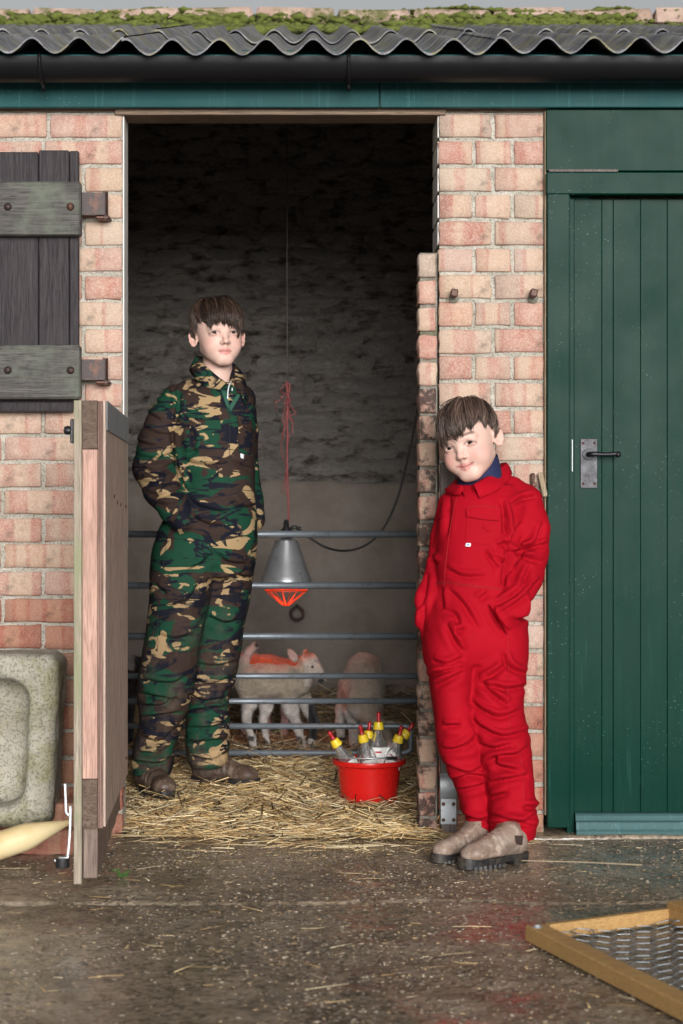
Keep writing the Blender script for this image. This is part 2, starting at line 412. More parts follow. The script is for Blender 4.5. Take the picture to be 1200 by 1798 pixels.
def m_galv(name, col=(.33, .36, .38), rough=.42, metal=.75):
    n = NT(name); v = n.co('Object')
    c = n.mix(n.noise(v, 18, 6, .7), tuple(q * .6 for q in col), tuple(q * 1.3 for q in col))
    c = n.mix(n.math('MULTIPLY', n.ramp(n.noise(v, 40, 4), [(.58, 0), (.7, 1)]), .5), c, (.10, .07, .05))
    return n.bsdf(c, rough, n.bump(n.noise(v, 60, 4), .15, .002), metal=metal)
M = {}
M['brick'] = m_brick('brick_pink'); M['brick_low'] = m_brick('brick_damp', (.80, .58, .52)); M['brick_soot'] = m_brick('brick_sooty', (.85, .82, .80), .85)
M['mortar'] = m_mortar('lime_mortar', (.62, .59, .52), (.36, .33, .27), .2); M['mortar_dark'] = m_mortar('damp_mortar', (.36, .34, .29), (.12, .10, .08), .6)
M['white_jamb'] = m_flat('flaking_white_paint', (.66, .64, .60), .8, bump=.5, bs=60, var=.25)
M['tar_wood'] = m_wood('tarred_board', (.055, .046, .05), (.012, .010, .012), (55, 55, 2.5), .7, .6)
M['grey_wood'] = m_wood('weathered_grey_ledge', (.125, .118, .108), (.035, .032, .032), (2.5, 50, 45), .75, .6, (.12, .135, .105), (.5, .66))
M['door_red'] = m_wood('door_reddish_wood', (.56, .36, .29), (.36, .21, .16), (70, 70, 2.0), .7, .4)
M['door_green'] = m_wood('door_algae_edge', (.40, .34, .27), (.22, .18, .135), (70, 70, 2.0), .75, .4, (.24, .245, .15), (.45, .62))
M['door_grey'] = m_wood('door_greyed_panel', (.60, .47, .39), (.38, .27, .225), (90, 12, 2.0), .72, .45)
M['end_grain'] = m_wood('dark_end_grain', (.17, .12, .09), (.07, .045, .035), (14, 14, 30), .8, .5)
M['low_board'] = m_wood('damp_rotten_board', (.27, .20, .165), (.13, .09, .075), (60, 14, 2.2), .6, .6)
M['ply'] = m_wood('ply_edge', (.42, .27, .22), (.10, .055, .045), (9, 130, .8), .8, .3)
M['green'] = m_paint('dark_green_gloss', (.0015, .027, .018), (.22, .30, .27), .6)
M['green_trim'] = m_paint('green_trim_paint', (.018, .070, .072), (.30, .36, .34), .4, (1.5, 30, 40), (.3, .5))
M['green_sill'] = m_paint('grey_green_paint', (.06, .12, .125), (.3, .36, .34), .4, (1.5, 30, 40), (.3, .5))
M['gutter'] = m_flat('black_gutter', (.008, .008, .009), .45, bump=.1, bs=40, var=.3, spec=.15)
M['lintel'] = m_wood('lintel_wood', (.30, .22, .16), (.16, .11, .08), (2, 50, 50), .8, .4)
M['raw_wood'] = m_wood('raw_timber', (.58, .36, .15), (.38, .21, .07), (2.2, 60, 60), .6, .35, rnd=False)
M['strip_wood'] = m_wood('pale_strip', (.42, .34, .24), (.25, .19, .12), (60, 60, 2), .8, .5)
M['post_wood'] = m_wood('grey_post', (.20, .17, .155), (.08, .065, .06), (70, 70, 2), .8, .5)
M['iron'] = m_rust('black_iron'); M['rust'] = m_rust('rusty_iron', (.05, .028, .022), (.13, .05, .03), (.4, .6))
M['blackiron'] = m_flat('hammered_black', (.018, .018, .022), .42, .5, .35, 90, .3)
M['galv'] = m_galv('galvanised_pipe', (.20, .23, .26), .42, .35); M['plate'] = m_galv('steel_plate', (.34, .37, .39), .45, .3); M['bright'] = m_galv('bright_steel', (.5, .53, .55), .35, .6); M['netwire'] = m_galv('net_wire', (.34, .38, .42), .4, .6)
M['alu'] = m_galv('spun_aluminium', (.48, .49, .51), .38, .65)
M['orange'] = m_flat('orange_wire', (.85, .09, .02), .45, var=.1)
M['blackrub'] = m_flat('black_rubber', (.012, .012, .013), .5); M['twine'] = m_flat('faded_red_twine', (.28, .07, .07), .9, bump=.6, bs=200, var=.4)
M['bucket'] = m_flat('red_plastic', (.60, .012, .010), .26, bump=.05, bs=30, var=.12)
M['yellow'] = m_flat('yellow_plastic', (.80, .58, .03), .35, var=.08); M['teat'] = m_flat('dark_red_rubber', (.36, .012, .018), .35)
M['paper'] = m_flat('bottle_label', (.78, .78, .76), .5, var=.06); M['milk'] = m_flat('milk_residue', (.62, .52, .48), .4, var=.15)
n = NT('clear_plastic'); n.bsdf((.97, .97, .97), .08, n.bump(n.noise(n.co('Object'), 45, 3), .4, .004), Transmission_Weight=.93, IOR=1.25); M['pet'] = n.m
n = NT('concrete_yard'); v = n.co('Object')
big = n.noise(v, 1.3, 5, .6); agg = n.vor(v, 95, out='Color'); ag = n.sep(agg, 0)
c = n.ramp(n.noise(v, 3.5, 7, .7), [(.3, (.085, .062, .042)), (.5, (.24, .183, .128)), (.68, (.44, .36, .27))])
c = n.mix(n.math('MULTIPLY', n.ramp(ag, [(.5, 0), (.95, 1)]), .6), c, (.36, .29, .22)); c = n.mix(n.math('MULTIPLY', n.ramp(ag, [(.1, 1), (.35, 0)]), .6), c, (.03, .026, .02))
c = n.mix(n.math('MULTIPLY', n.ramp(n.noise(v, 2.1, 5, .7), [(.55, 0), (.68, 1)]), .5), c, (.06, .055, .02))
wet = n.ramp(n.math('ADD', n.noise(v, 1.9, 4, .6), 0.0), [(.44, 1), (.56, 0)])
h = n.math('ADD', n.math('MULTIPLY', n.noise(v, 90, 5, .8), .5), n.math('MULTIPLY', n.vor(v, 95), .6))
n.bsdf(c, n.rng(wet, 0, 1, .45, .06), n.bump(n.math('ADD', h, n.noise(v, 14, 4)), .5, .007), spec=.6); M['yard'] = n.m
for nd_ in n.t.nodes:
    if nd_.type == 'BUMP': n.t.links.new(n.rng(wet, 0, 1, .60, .16), nd_.inputs['Strength'])
M['inside_floor'] = m_flat('dirty_floor', (.07, .055, .04), .8, bump=.5, bs=40, var=.5)
n = NT('limewashed_stone'); v = n.co('Object', rnd=True); v2 = n.co('Object')
c = n.ramp(n.noise(v, 16, 7, .75), [(.30, (.20, .17, .145)), (.50, (.56, .52, .48)), (.72, (.72, .69, .65))])
c = n.mix(n.math('MULTIPLY', n.ramp(n.noise(v, 7, 6, .7), [(.55, 0), (.68, 1)]), .6), c, (.055, .04, .032))
vc = n.co('Object', (1, 1, 2.8)); cr = n.math('ABSOLUTE', n.math('SUBTRACT', n.noise(vc, 9, 5, .65, 1.0), .5)); ck = n.math('MULTIPLY', n.ramp(cr, [(.006, 1), (.028, 0)]), n.ramp(n.noise(v2, 6, 3), [(.42, 0), (.55, 1)]))
c = n.mix(n.math('MULTIPLY', ck, .85), c, (.03, .024, .02))
n.bsdf(c, .95, n.bump(n.math('ADD', n.noise(v, 22, 8, .75), n.math('MULTIPLY', n.noise(v, 9, 3, .5, 1.5), 1.2)), 1.0, .022), spec=.15); M['stone'] = n.m
n = NT('stone_joint'); v = n.co('Object', (1, 1, 2.6))
c = n.ramp(n.noise(v, 10, 7, .75), [(.38, (.06, .05, .042)), (.55, (.42, .38, .345))])
n.bsdf(c, .95, n.bump(n.noise(v, 12, 8, .8, .8), 1.0, .05), spec=.15); M['joint'] = n.m
n = NT('old_cement_render'); v = n.co('Object')
c = n.ramp(n.noise(v, 4, 8, .7), [(.3, (.15, .125, .10)), (.6, (.235, .20, .175)), (.8, (.29, .26, .235))])
n.bsdf(c, .9, n.bump(n.noise(v, 20, 7, .7), .4, .01), spec=.2); M['render'] = n.m
M['darkwall'] = m_flat('limewashed_inner_wall', (.48, .45, .41), .95, bump=.6, bs=20, var=.4)
n = NT('fibre_cement_roof'); v = n.co('Object')
c = n.ramp(n.noise(v, 9, 7, .75), [(.3, (.045, .045, .05)), (.5, (.15, .15, .165)), (.75, (.40, .40, .40))])
c = n.mix(n.math('MULTIPLY', n.ramp(n.noise(v, 11, 6, .8), [(.50, 0), (.62, 1)]), .75), c, (.26, .24, .10))
n.bsdf(c, .85, n.bump(n.noise(v, 60, 6, .8), .7, .006), spec=.3); M['roof'] = n.m
M['moss'] = m_flat('moss_green', (.10, .12, .018), .95, bump=1, bs=90, var=.6)
n = NT('straw_stalk'); n.bsdf(n.attr(), .55, spec=.35); M['straw'] = n.m
n = NT('chip_mix'); n.bsdf(n.attr(), .35, spec=.5); M['chips'] = n.m
n = NT('trough_stone'); v = n.co('Object')
c = n.ramp(n.noise(v, 5, 6, .7), [(.3, (.27, .25, .19)), (.6, (.50, .47, .40))])
c = n.mix(n.ramp(n.noise(v, 3.2, 5, .7), [(.48, 0), (.62, 1)]), c, (.26, .245, .11)); c = n.mix(n.math('MULTIPLY', n.ramp(n.noise(v, 160, 3), [(.5, 0), (.6, 1)]), .5), c, (.07, .06, .045))
c = n.mix(n.math('MULTIPLY', n.ramp(n.noise(v, 12, 5, .7), [(.58, 0), (.66, 1)]), .7), c, (.05, .055, .025))
n.bsdf(c, .85, n.bump(n.noise(v, 90, 6, .8), .8, .006), spec=.3); M['trough'] = n.m
n = NT('yellowed_plastic'); v = n.co('Object')
n.bsdf(n.ramp(n.noise(v, 3, 5, .6), [(.35, (.50, .28, .05)), (.6, (.70, .58, .34))]), .4); M['cream'] = n.m
# cloth
def weave(n, v, h=None):
    a = n.noise(v, 420, 2); return n.bump(a, .18, .0015)
n = NT('red_cotton'); v = n.co('Object')
n.bsdf(n.mix(n.noise(v, 6, 5, .6), (.27, .0015, .008), (.40, .0022, .013)), .8, weave(n, v), spec=.12); M['red'] = n.m
def m_camo(name, off=(0, 0, 0), zr=(.30, .75)):
    n = NT(name); vo = n.co('Object')
    ad = n.n('ShaderNodeVectorMath', operation='ADD'); n.t.links.new(vo, ad.inputs[0]); ad.inputs[1].default_value = off; vs = ad.outputs[0]
    def mp(sc_, rt):
        m_ = n.n('ShaderNodeMapping'); n.t.links.new(vs, m_.inputs[0]); m_.inputs['Scale'].default_value = sc_; m_.inputs['Rotation'].default_value = rt; return m_.outputs[0]
    v = mp((5.2, 5.2, 9.0), (0, R(34), 0)); vb = mp((4.8, 4.8, 13.5), (0, R(-38), R(10)))
    def sh(v_, o):
        q = n.n('ShaderNodeVectorMath', operation='ADD'); n.t.links.new(v_, q.inputs[0]); q.inputs[1].default_value = o; return q.outputs[0]
    edge = n.math('MULTIPLY', n.noise(vo, 110, 2), .05)
    g1 = n.math('ADD', n.noise(v, 1.25, 1.5, .5, .8), edge); g2 = n.math('ADD', n.noise(sh(v, (7, 3, 11)), 1.35, 1.5, .5, 1.3), edge)
    g3 = n.math('ADD', n.noise(vb, .95, 2, .55, 1.6), edge); g4 = n.math('ADD', n.noise(sh(vb, (17, 5, 31)), 1.2, 2, .55, 1.4), edge); g5 = n.math('ADD', n.noise(sh(vb, (3, 25, 8)), 1.3, 2, .55, 1.2), edge)
    c = n.mix(n.ramp(g1, [(.505, 0), (.512, 1)]), (.009, .048, .027), (.036, .022, .018))
    c = n.mix(n.ramp(g4, [(.635, 0), (.642, 1)]), c, (.33, .23, .12)); c = n.mix(n.ramp(g2, [(.635, 0), (.642, 1)]), c, (.34, .235, .125))
    c = n.mix(n.ramp(g5, [(.60, 0), (.607, 1)]), c, (.008, .009, .016))
    b3 = n.math('ABSOLUTE', n.math('SUBTRACT', g3, .515)); msk = n.ramp(n.noise(vo, 9, 2), [(.42, 0), (.50, 1)])
    c = n.mix(n.math('MULTIPLY', n.ramp(b3, [(.024, 1), (.03, 0)]), msk), c, (.008, .009, .016))
    zz = n.sep(vo, 2); mud = n.math('MULTIPLY', n.ramp(n.noise(n.co('Object', (1, 1, .6)), 11, 6, .75), [(.46, 0), (.66, 1)]), n.rng(zz, zr[0], zr[1], .85, 0.0))
    c = n.mix(mud, c, (.075, .055, .042))
    return n.bsdf(c, .78, weave(n, vo), spec=.12)
M['camo'] = m_camo('camouflage_cotton'); M['camo2'] = m_camo('camouflage_pocket_cotton', (.37, .2, .13)); M['camo3'] = m_camo('camouflage_collar_cotton', (-.21, .3, .52))
M['lining'] = m_flat('pale_roof_underside', (.42, .41, .39), .9); M['camo_in'] = m_flat('green_lining', (.014, .075, .048), .8); M['navy'] = m_flat('navy_knit', (.008, .014, .06), .85, bump=.4, bs=300)
M['seam_red'] = m_flat('red_seam', (.30, .003, .008), .8); M['seam_camo'] = m_flat('dark_seam', (.01, .014, .012), .8)
M['tagw'] = m_flat('white_tag', (.75, .77, .8), .6); M['inkblue'] = m_flat('tag_ink', (.15, .25, .45), .6)
n = NT('skin'); v = n.co('Object')
n.bsdf(n.mix(.25, n.attr(), n.mix(n.noise(v, 40, 4), (.62, .38, .30), (.78, .52, .44))), .48, n.bump(n.noise(v, 260, 3), .12, .001), spec=.35, Subsurface_Weight=.12, Subsurface_Radius=(.012, .005, .003), Subsurface_Scale=.6); M['skin'] = n.m
n = NT('dark_brown_hair'); n.bsdf(n.attr(), .42, spec=.45); M['hair'] = n.m
M['haircap'] = m_flat('dark_hair_cap', (.018, .011, .008), .8)  # dark hair-brown shell covering the scalp below the strands
n = NT('eye'); n.bsdf(n.attr(), .22, spec=.12); M['eye'] = n.m
def m_boot(name, c0, c1, dirt):
    n = NT(name); v = n.co('Object'); c = n.mix(n.ramp(n.noise(v, 14, 6, .7), [(.35, 0), (.65, 1)]), c0, c1)
    c = n.mix(n.math('MULTIPLY', n.ramp(n.noise(v, 24, 7, .8), [(.48, 0), (.58, 1)]), .85), c, dirt); c = n.mix(n.math('MULTIPLY', n.ramp(n.noise(v, 9, 4, .6), [(.5, 0), (.62, 1)]), .6), c, tuple(q * .35 for q in c0))
    return n.bsdf(c, n.rng(n.noise(v, 12, 4), .35, .65, .35, .75), n.bump(n.noise(v, 60, 6, .7), .5, .003), spec=.4)
M['boot_dark'] = m_boot('dark_brown_leather', (.055, .032, .024), (.10, .062, .046), (.16, .12, .09)); M['boot_tan'] = m_boot('scuffed_tan_leather', (.20, .135, .10), (.31, .23, .185), (.42, .34, .28))
M['sole'] = m_boot('black_sole', (.012, .012, .014), (.025, .024, .025), (.08, .065, .05)); M['elastic'] = m_flat('brown_elastic', (.035, .018, .014), .9, bump=.5, bs=300)
n = NT('lamb_wool'); v = n.co('Object'); n.bsdf(n.mix(.5, n.attr(), n.mix(1.0, n.attr(), n.ramp(n.noise(v, 60, 4, .7), [(.3, .35), (.6, 1.15)]), 'MULTIPLY')), .95, n.bump(n.noise(v, 110, 5, .8), 1.0, .008), spec=.1, Sheen_Weight=.3); M['wool'] = n.m
n = NT('bulb_glow'); e = n.n('ShaderNodeEmission'); e.inputs[0].default_value = (1, .12, .03, 1); e.inputs[1].default_value = 6; n.t.links.new(e.outputs[0], n.out.inputs[0]); M['bulb'] = n.m
# ------------------------------------------------------------------ ground
def grid_patch(x0, x1, y0, y1, nx, ny, zf):
    xs = np.linspace(x0, x1, nx); ys = np.linspace(y0, y1, ny); X, Y = np.meshgrid(xs, ys)
    V = np.stack([X.ravel(), Y.ravel(), zf(X.ravel(), Y.ravel())], 1)
    i = np.arange((nx - 1) * (ny - 1)); a = (i // (nx - 1)) * nx + i % (nx - 1)
    return V, np.stack([a, a + 1, a + nx + 1, a + nx], 1)
def yard_z(X, Y):
    p = np.stack([X, Y, X * 0], 1)
    z = .010 * fbm(p * 1.7, 3, 5) + .0035 * fbm(p * 14, 3, 9)
    jy = -.90 + .03 * fbm(np.stack([X * 2, X * 0, X * 0], 1), 3, 3)     # the cracked joint across the slab
    z += -.020 * np.exp(-((Y - jy) / .008) ** 2) + .0 * np.exp(-((Y - jy - .035) / .02) ** 2)
    return z * np.clip((.05 - Y) / .25, 0, 1)
V, F = grid_patch(-1.6, 2.0, -2.6, .03, 420, 300, yard_z)
V[:, 2] -= 0.0
mk('concrete_yard', V, F, M['yard'], smooth=True, kind='structure')
V = []; F = []
for q in ((-60, -1.6, -60, 60), (2.0, 60, -60, 60), (-1.6, 2.0, -60, -2.6), (-1.6, 2.0, 3.2, 60)):
    k = len(V); V += [(q[0], q[2], 0), (q[1], q[2], 0), (q[1], q[3], 0), (q[0], q[3], 0)]; F.append([k, k + 1, k + 2, k + 3])
mk('farm_ground', np.array(V, float), F, M['yard'], kind='structure')
V, F = grid_patch(-1.35, 1.1, .03, 2.9, 60, 60, lambda X, Y: .004 + .012 * np.clip(fbm(np.stack([X * 3, Y * 3, X * 0], 1), 3, 7), 0, 1))
mk('pen_floor', V, F, M['inside_floor'], smooth=True, kind='structure')
# chips and grit on the yard
def blobs(n, xs, ys, zf, size, cols, flat=.45, clus=False):
    base = np.array([(1, 0, 0), (0, 1, 0), (-1, 0, 0), (0, -1, 0), (0, 0, 1), (0, 0, -1)], float)
    T = np.array([(0, 1, 4), (1, 2, 4), (2, 3, 4), (3, 0, 4), (1, 0, 5), (2, 1, 5), (3, 2, 5), (0, 3, 5)])
    x = RNG.uniform(*xs, n); y = RNG.uniform(*ys, n)
    if clus:
        k = RNG.random(n) < np.clip(.45 + 1.1 * fbm(np.stack([x * 3.2, y * 3.2, x * 0], 1), 3, 21), .06, 1); x, y = x[k], y[k]; n = len(x)
    s = size[0] + (size[1] - size[0]) * RNG.random(n) ** 3; a = RNG.uniform(0, 6.28, n); e = RNG.uniform(.5, 2.2, n)
    B = base[None] * np.stack([s * e, s, s * flat], 1)[:, None, :] * RNG.uniform(.7, 1.3, (n, 6, 1))
    V = np.empty_like(B); V[..., 0] = B[..., 0] * np.cos(a)[:, None] - B[..., 1] * np.sin(a)[:, None] + x[:, None]
    V[..., 1] = B[..., 0] * np.sin(a)[:, None] + B[..., 1] * np.cos(a)[:, None] + y[:, None]; V[..., 2] = B[..., 2] + zf(x, y)[:, None]
    F = (T[None] + (np.arange(n) * 6)[:, None, None]).reshape(-1, 3)
    ci = RNG.integers(0, len(cols), n); C = np.array(cols)[ci] * RNG.uniform(.6, 1.3, (n, 1)); C = np.repeat(C, 6, 0)
    return V.reshape(-1, 3), F, C
V, F, C = blobs(60000, (-1.25, 1.4), (-2.2, .02), yard_z, (.0010, .0062), [(.30, .24, .17), (.18, .14, .10), (.38, .32, .24), (.07, .058, .045), (.34, .24, .13), (.24, .19, .15), (.12, .095, .07)], .32, True)
o = mk('yard_grit', V, F, M['chips'], col=C, kind='stuff')

# ------------------------------------------------------------------ brick walls
def brick_mesh(name, L, H, D, mat, seed):
    nx = max(3, int(L / .035)); nz = 4; r = np.random.default_rng(seed)
    xs = np.concatenate([[0], np.linspace(.0028, L - .0028, nx), [L]]); zs = np.concatenate([[0], np.linspace(.0028, H - .0028, nz), [H]])
    V = []; F = []
    for j, z in enumerate(zs):
        for i, x in enumerate(xs):
            e = i in (0, len(xs) - 1) or j in (0, len(zs) - 1)
            jx = r.normal(0, .0016) if e else 0; jz = r.normal(0, .0016) if e else 0
            if i in (0, len(xs) - 1) and j in (0, len(zs) - 1):
                q = abs(r.normal(0, .0034)) + .001; jx = q if i == 0 else -q; jz = q if j == 0 else -q
            V.append([x + jx, .003 + abs(r.normal(0, .001)) if e else r.normal(0, .0006), z + jz])
    w_ = len(xs)
    for j in range(len(zs) - 1):
        for i in range(w_ - 1): a = j * w_ + i; F.append([a, a + 1, a + w_ + 1, a + w_])
    # back ring
    ring = [i for i in range(w_)] + [(j * w_ + w_ - 1) for j in range(1, len(zs))] + [(len(zs) - 1) * w_ + i for i in range(w_ - 2, -1, -1)] + [j * w_ for j in range(len(zs) - 2, 0, -1)]
    k = len(V); 
    for i in ring: V.append([V[i][0], D, V[i][2]])
    m = len(ring)
    for i in range(m): F.append([ring[i], k + i, k + (i + 1) % m, ring[(i + 1) % m]])
    return mesh(name, V, F, mat, True)
BM = {}
def brick_at(parent, x0, x1, y, z, D, mat, h=.0645):
    L = round(x1 - x0, 3); key = (L, D, mat, random.randrange(3))
    if key not in BM: BM[key] = brick_mesh('brick', L, h, D, M[mat], hash(key[:2]) % 1000 + key[3])
    o = link('brick', BM[key], parent, Vector((x0, y + random.gauss(0, .0012), z + random.gauss(0, .0006))) - Vector(BASE[parent.name]))
    o.rotation_euler = (random.gauss(0, .004), random.gauss(0, .004), random.gauss(0, .004)); return o
COURSE = .075; J = .0105
def wall_mortar(parent, x0, x1, y0, y1, z0, z1, mat):
    nx = int((x1 - x0) / .012); nz = int((z1 - z0) / .012)
    V, F = grid_patch(x0, x1, z0, z1, nx, nz, lambda X, Y: 0 * X)
    p = V[:, [0, 1]]; V = np.stack([p[:, 0], y0 + .0055 + .004 * fbm(np.stack([p[:, 0] * 60, p[:, 1] * 60, p[:, 0] * 0], 1), 3, 4), p[:, 1]], 1)
    o = mk('mortar', V, F, mat, parent, smooth=True)
    b = MB().box(x0, x1, y0 + .012, y1, z0, z1); b.mk('wall_core', mat, parent)
    return o
ZT = WZ(197)
xL = WX(215)
# left wall
wl = thing('brick_wall', (xL - .6, 0, 0), 'pinkish brick wall left of the doorway, behind the black half door and the stone trough', 'brick wall')
wall_mortar(wl, -1.75, xL - .001, 0, .112, .0, ZT, M['mortar'])
NC = 27
for k in range(NC):
    z = ZT - (k + 1) * COURSE + J / 2
    if z < -.02: break
    low = 'brick' if z > .62 else 'brick_low'
    x = xL
    first = .225 - J if k % 2 == 1 else .1025
    L = first
    # the top course shows a full stretcher ending at the jamb
    if k == 0: L = .20
    while x > -1.7:
        x0 = max(x - L, -1.75); brick_at(wl, x0, x, -.003, z, .05, low); x = x0 - J; L = .215
MB().box(xL + .001, xL + .005, .004, .112, .8, ZT).mk('painted_reveal', M['white_jamb'], wl)
# right pier
xa, xb = WX(771), WX(955)
pier = thing('brick_pier', ((xa + xb) / 2, 0, 0), 'brick pier between the open doorway and the green door', 'brick pier')
wall_mortar(pier, xa + .002, xb, 0, .226, .0, ZT, M['mortar'])
for k in range(NC):
    z = ZT - (k + 1) * COURSE + J / 2
    if z < -.02: break
    mat = 'brick' if z > .75 else ('brick_low' if z < .3 else 'brick')
    if k % 2 == 0: cuts = [WX(771), WX(866), WX(955)]
    else: cuts = [WX(771), WX(832), WX(900), WX(955)]
    for i in range(len(cuts) - 1):
        a = cuts[i] + (J / 2 if i else 0); b = cuts[i + 1] - (J / 2 if i < len(cuts) - 2 else .001)
        brick_at(pier, a, b, -.003, z, .05, mat)
m = MB()
for k in range(NC):   # reveal bricks, limewashed
    z = ZT - (k + 1) * COURSE + J / 2
    if z < WZ(441): break
    m.box(xa - .0035, xa + .001, .006, .108 if k % 2 else .22, z, z + .0645, .0015)
    if k % 2: m.box(xa - .0035, xa + .001, .118, .22, z, z + .0645, .0015)
m.mk('painted_reveal', M['white_jamb'], pier)
# narrow nib
na, nb = WX(736), WX(769)
nib = thing('brick_nib', ((na + nb) / 2, -.01, 0), 'narrow one-header column of sooty bricks on the right side of the doorway', 'brick column')
zn = WZ(441)
wall_mortar(nib, na + .003, nb - .001, .0, .11, .0, zn - .004, M['mortar_dark'])
k = 0
while True:
    z = zn - (k + 1) * COURSE + J / 2 - .004
    if z < -.02: break
    brick_at(nib, na, nb - .004, -.006, z, .11, 'brick' if k < 5 else 'brick_soot'); k += 1
# interior
sw = thing('stone_wall', (-.15, 2.9, 0), 'roughly limewashed rubble stone back wall above bare cement render', 'stone wall')
zr = WZ(842, 2.9); zc = 3.0
V, F = grid_patch(-1.35, 1.1, zr - .05, zc, 200, 160, lambda X, Y: 0 * X)
p3 = np.stack([V[:, 0] * 5, V[:, 1] * 11, V[:, 0] * 0], 1)
V = np.stack([V[:, 0], 2.9 + .02 * fbm(p3, 4, 3), V[:, 1]], 1)
mk('stone_joint', V, F, M['joint'], sw, smooth=True)
MB().box(-1.35, 1.1, 2.94, 3.2, 0, zc).mk('wall_core', M['darkwall'], sw)
V, F = grid_patch(-1.35, 1.1, 0, zr, 80, 50, lambda X, Y: 0 * X)
top = V[:, 1] > zr - .03
V = np.stack([V[:, 0], 2.872 + .004 * fbm(V * 6, 3, 8) + np.where(V[:, 1] > zr - .001, .05, 0), V[:, 1] + np.where(top, .02 * fbm(np.stack([V[:, 0] * 6, V[:, 0] * 0, V[:, 0] * 0], 1), 3, 2), 0)], 1)
mk('cement_render', V, F, M['render'], sw, smooth=True)
SM = []
for q in range(12):
    r = np.random.default_rng(100 + q); nx, nz = 6, 4
    V = []; F = []
    for j in range(nz):
        for i in range(nx):
            u = i / (nx - 1) * 2 - 1; v_ = j / (nz - 1) * 2 - 1
            e = max(abs(u) ** 3, abs(v_) ** 3)
            sx = u * (1 - .14 * v_ * v_ * r.random()) ; sz = v_ * (1 - .22 * abs(u) ** 3 * r.random())
            V.append([.5 * sx + r.normal(0, .03), -(1 - e) * (.9 + r.normal(0, .35)) + (.5 if e > .99 else 0), .5 * sz + r.normal(0, .05)])
    for j in range(nz - 1):
        for i in range(nx - 1): a = j * nx + i; F.append([a, a + 1, a + nx + 1, a + nx])
    SM.append(mesh('stone', V, F, M['stone'], True))
z = zr + .012; cnt = 0
while z < 2.72:
    h = random.uniform(.05, .095); x = -1.1 + random.uniform(0, .2)
    while x < .78:
        L = random.uniform(.10, .30)
        o = link('stone', random.choice(SM), sw, Vector((x + L / 2, 2.902, z + h / 2 + random.gauss(0, .008))) - Vector(BASE[sw.name]))
        o.scale = (L * 1.02, random.uniform(.010, .030), h * 1.04); o.rotation_euler = (0, random.gauss(0, .05), 0); cnt += 1
        x += L + random.uniform(.0, .015)
    z += h + .004
print('stones', cnt)
cop = thing('wall_coping', (0, 3.05, zc), 'row of pale pinkish coping blocks with moss along the top above the roof', 'coping')
x = -2.6; k = 0
n = NT('pale_coping'); v = n.co('Object'); c = n.ramp(n.noise(v, 7, 6, .7), [(.3, (.30, .20, .15)), (.6, (.48, .35, .29))]); c = n.mix(n.ramp(n.noise(v, 5, 6, .8), [(.50, 0), (.62, 1)]), c, (.13, .13, .05)); n.bsdf(c, .9, n.bump(n.noise(v, 50, 6, .8), .8, .01), spec=.2); M['coping'] = n.m
while x < 2.6:
    L = random.uniform(.26, .36); V, F = bevbox(x, x + L, 2.93, 3.17, zc + .005, zc + .075 + random.uniform(0, .012), .012)
    b = BASE[cop.name]; mk('coping_block', V + RNG.normal(0, .003, V.shape), F, M['coping'], cop); x += L + .014
iw = thing('side_wall', (-1.4, 1.5, 0), 'dark inner walls closing the lambing pen at the sides', 'inner wall'); iw['kind'] = 'structure'
del iw['category']; del iw['label']
def wedge_wall(x0, x1, y0, y1):
    V = [(x, y, z) for x in (x0, x1) for y, z in ((y0, 0), (y1, 0), (y1, ze + (y1 - ye) * tn - .03), (y0, ze + (y0 - ye) * tn - .03))]
    mk('pen_wall', np.array(V), [[3, 2, 1, 0][::-1], [4, 5, 6, 7][::-1], [0, 1, 5, 4], [1, 2, 6, 5], [2, 3, 7, 6], [3, 0, 4, 7]], M['darkwall'], iw)
ye, ze, tn = -.23, WZ(88, -.23) + .004, .262
wedge_wall(-1.5, -1.36, .115, 3.2); wedge_wall(1.1, 1.24, .23, 3.2)
MB().box(1.2, 2.6, .2, .3, 0, 2.2).mk('pen_wall', M['darkwall'], iw)

# ------------------------------------------------------------------ roof, gutter, fascia
ye, ze, tn = -.23, WZ(88, -.23) + .004, .262
rf = thing('corrugated_roof', (0, ye, ze), 'grey corrugated fibre cement roof with lichen over the doorway', 'roof')
def sheet(x0, x1, y0, y1, z0, pitch=.125, amp=.0205, th=.006, seed=0):
    nx = int((x1 - x0) / .0078); ny = 14; V = []
    xs = np.linspace(x0, x1, nx); ys = np.linspace(y0, y1, ny)
    for s in (0, 1):
        for y in ys:
            c = np.cos(2 * math.pi * xs / pitch); zz = z0 + (y - y0) * tn + amp * (c + .15 * np.abs(c)) + s * th + .0015 * fbm(np.stack([xs * 9, xs * 0 + y * 9, xs * 0 + seed], 1), 2)
            V.append(np.stack([xs, np.full(nx, y) + (.002 * fbm(np.stack([xs * 30, xs * 0, xs * 0], 1), 2, seed) if y == ys[0] else 0), zz], 1))
    V = np.concatenate(V); F = []
    for s in (0, 1):
        for j in range(ny - 1):
            for i in range(nx - 1):
                a = s * nx * ny + j * nx + i; q = [a, a + 1, a + nx + 1, a + nx]; F.append(q if s else q[::-1])
    for i in range(nx - 1): F.append([i, i + 1, nx * ny + i + 1, nx * ny + i]); a = (ny - 1) * nx + i; F.append([a, a + nx * ny, a + nx * ny + 1, a + 1])
    return V, F
x = -2.5; k = 0
while x < 2.5:
    for row in (0, 1):
        y0 = ye + row * 1.05; V, F = sheet(x, x + 1.0, y0, y0 + (1.25 if row == 0 else 2.05), ze + row * 1.05 * tn + .012 * row + .004 * (k % 2), seed=k * 2 + row)
        mk('roof_sheet', V, F, M['roof'], rf, smooth=True, auto=40)
    x += .995; k += 1
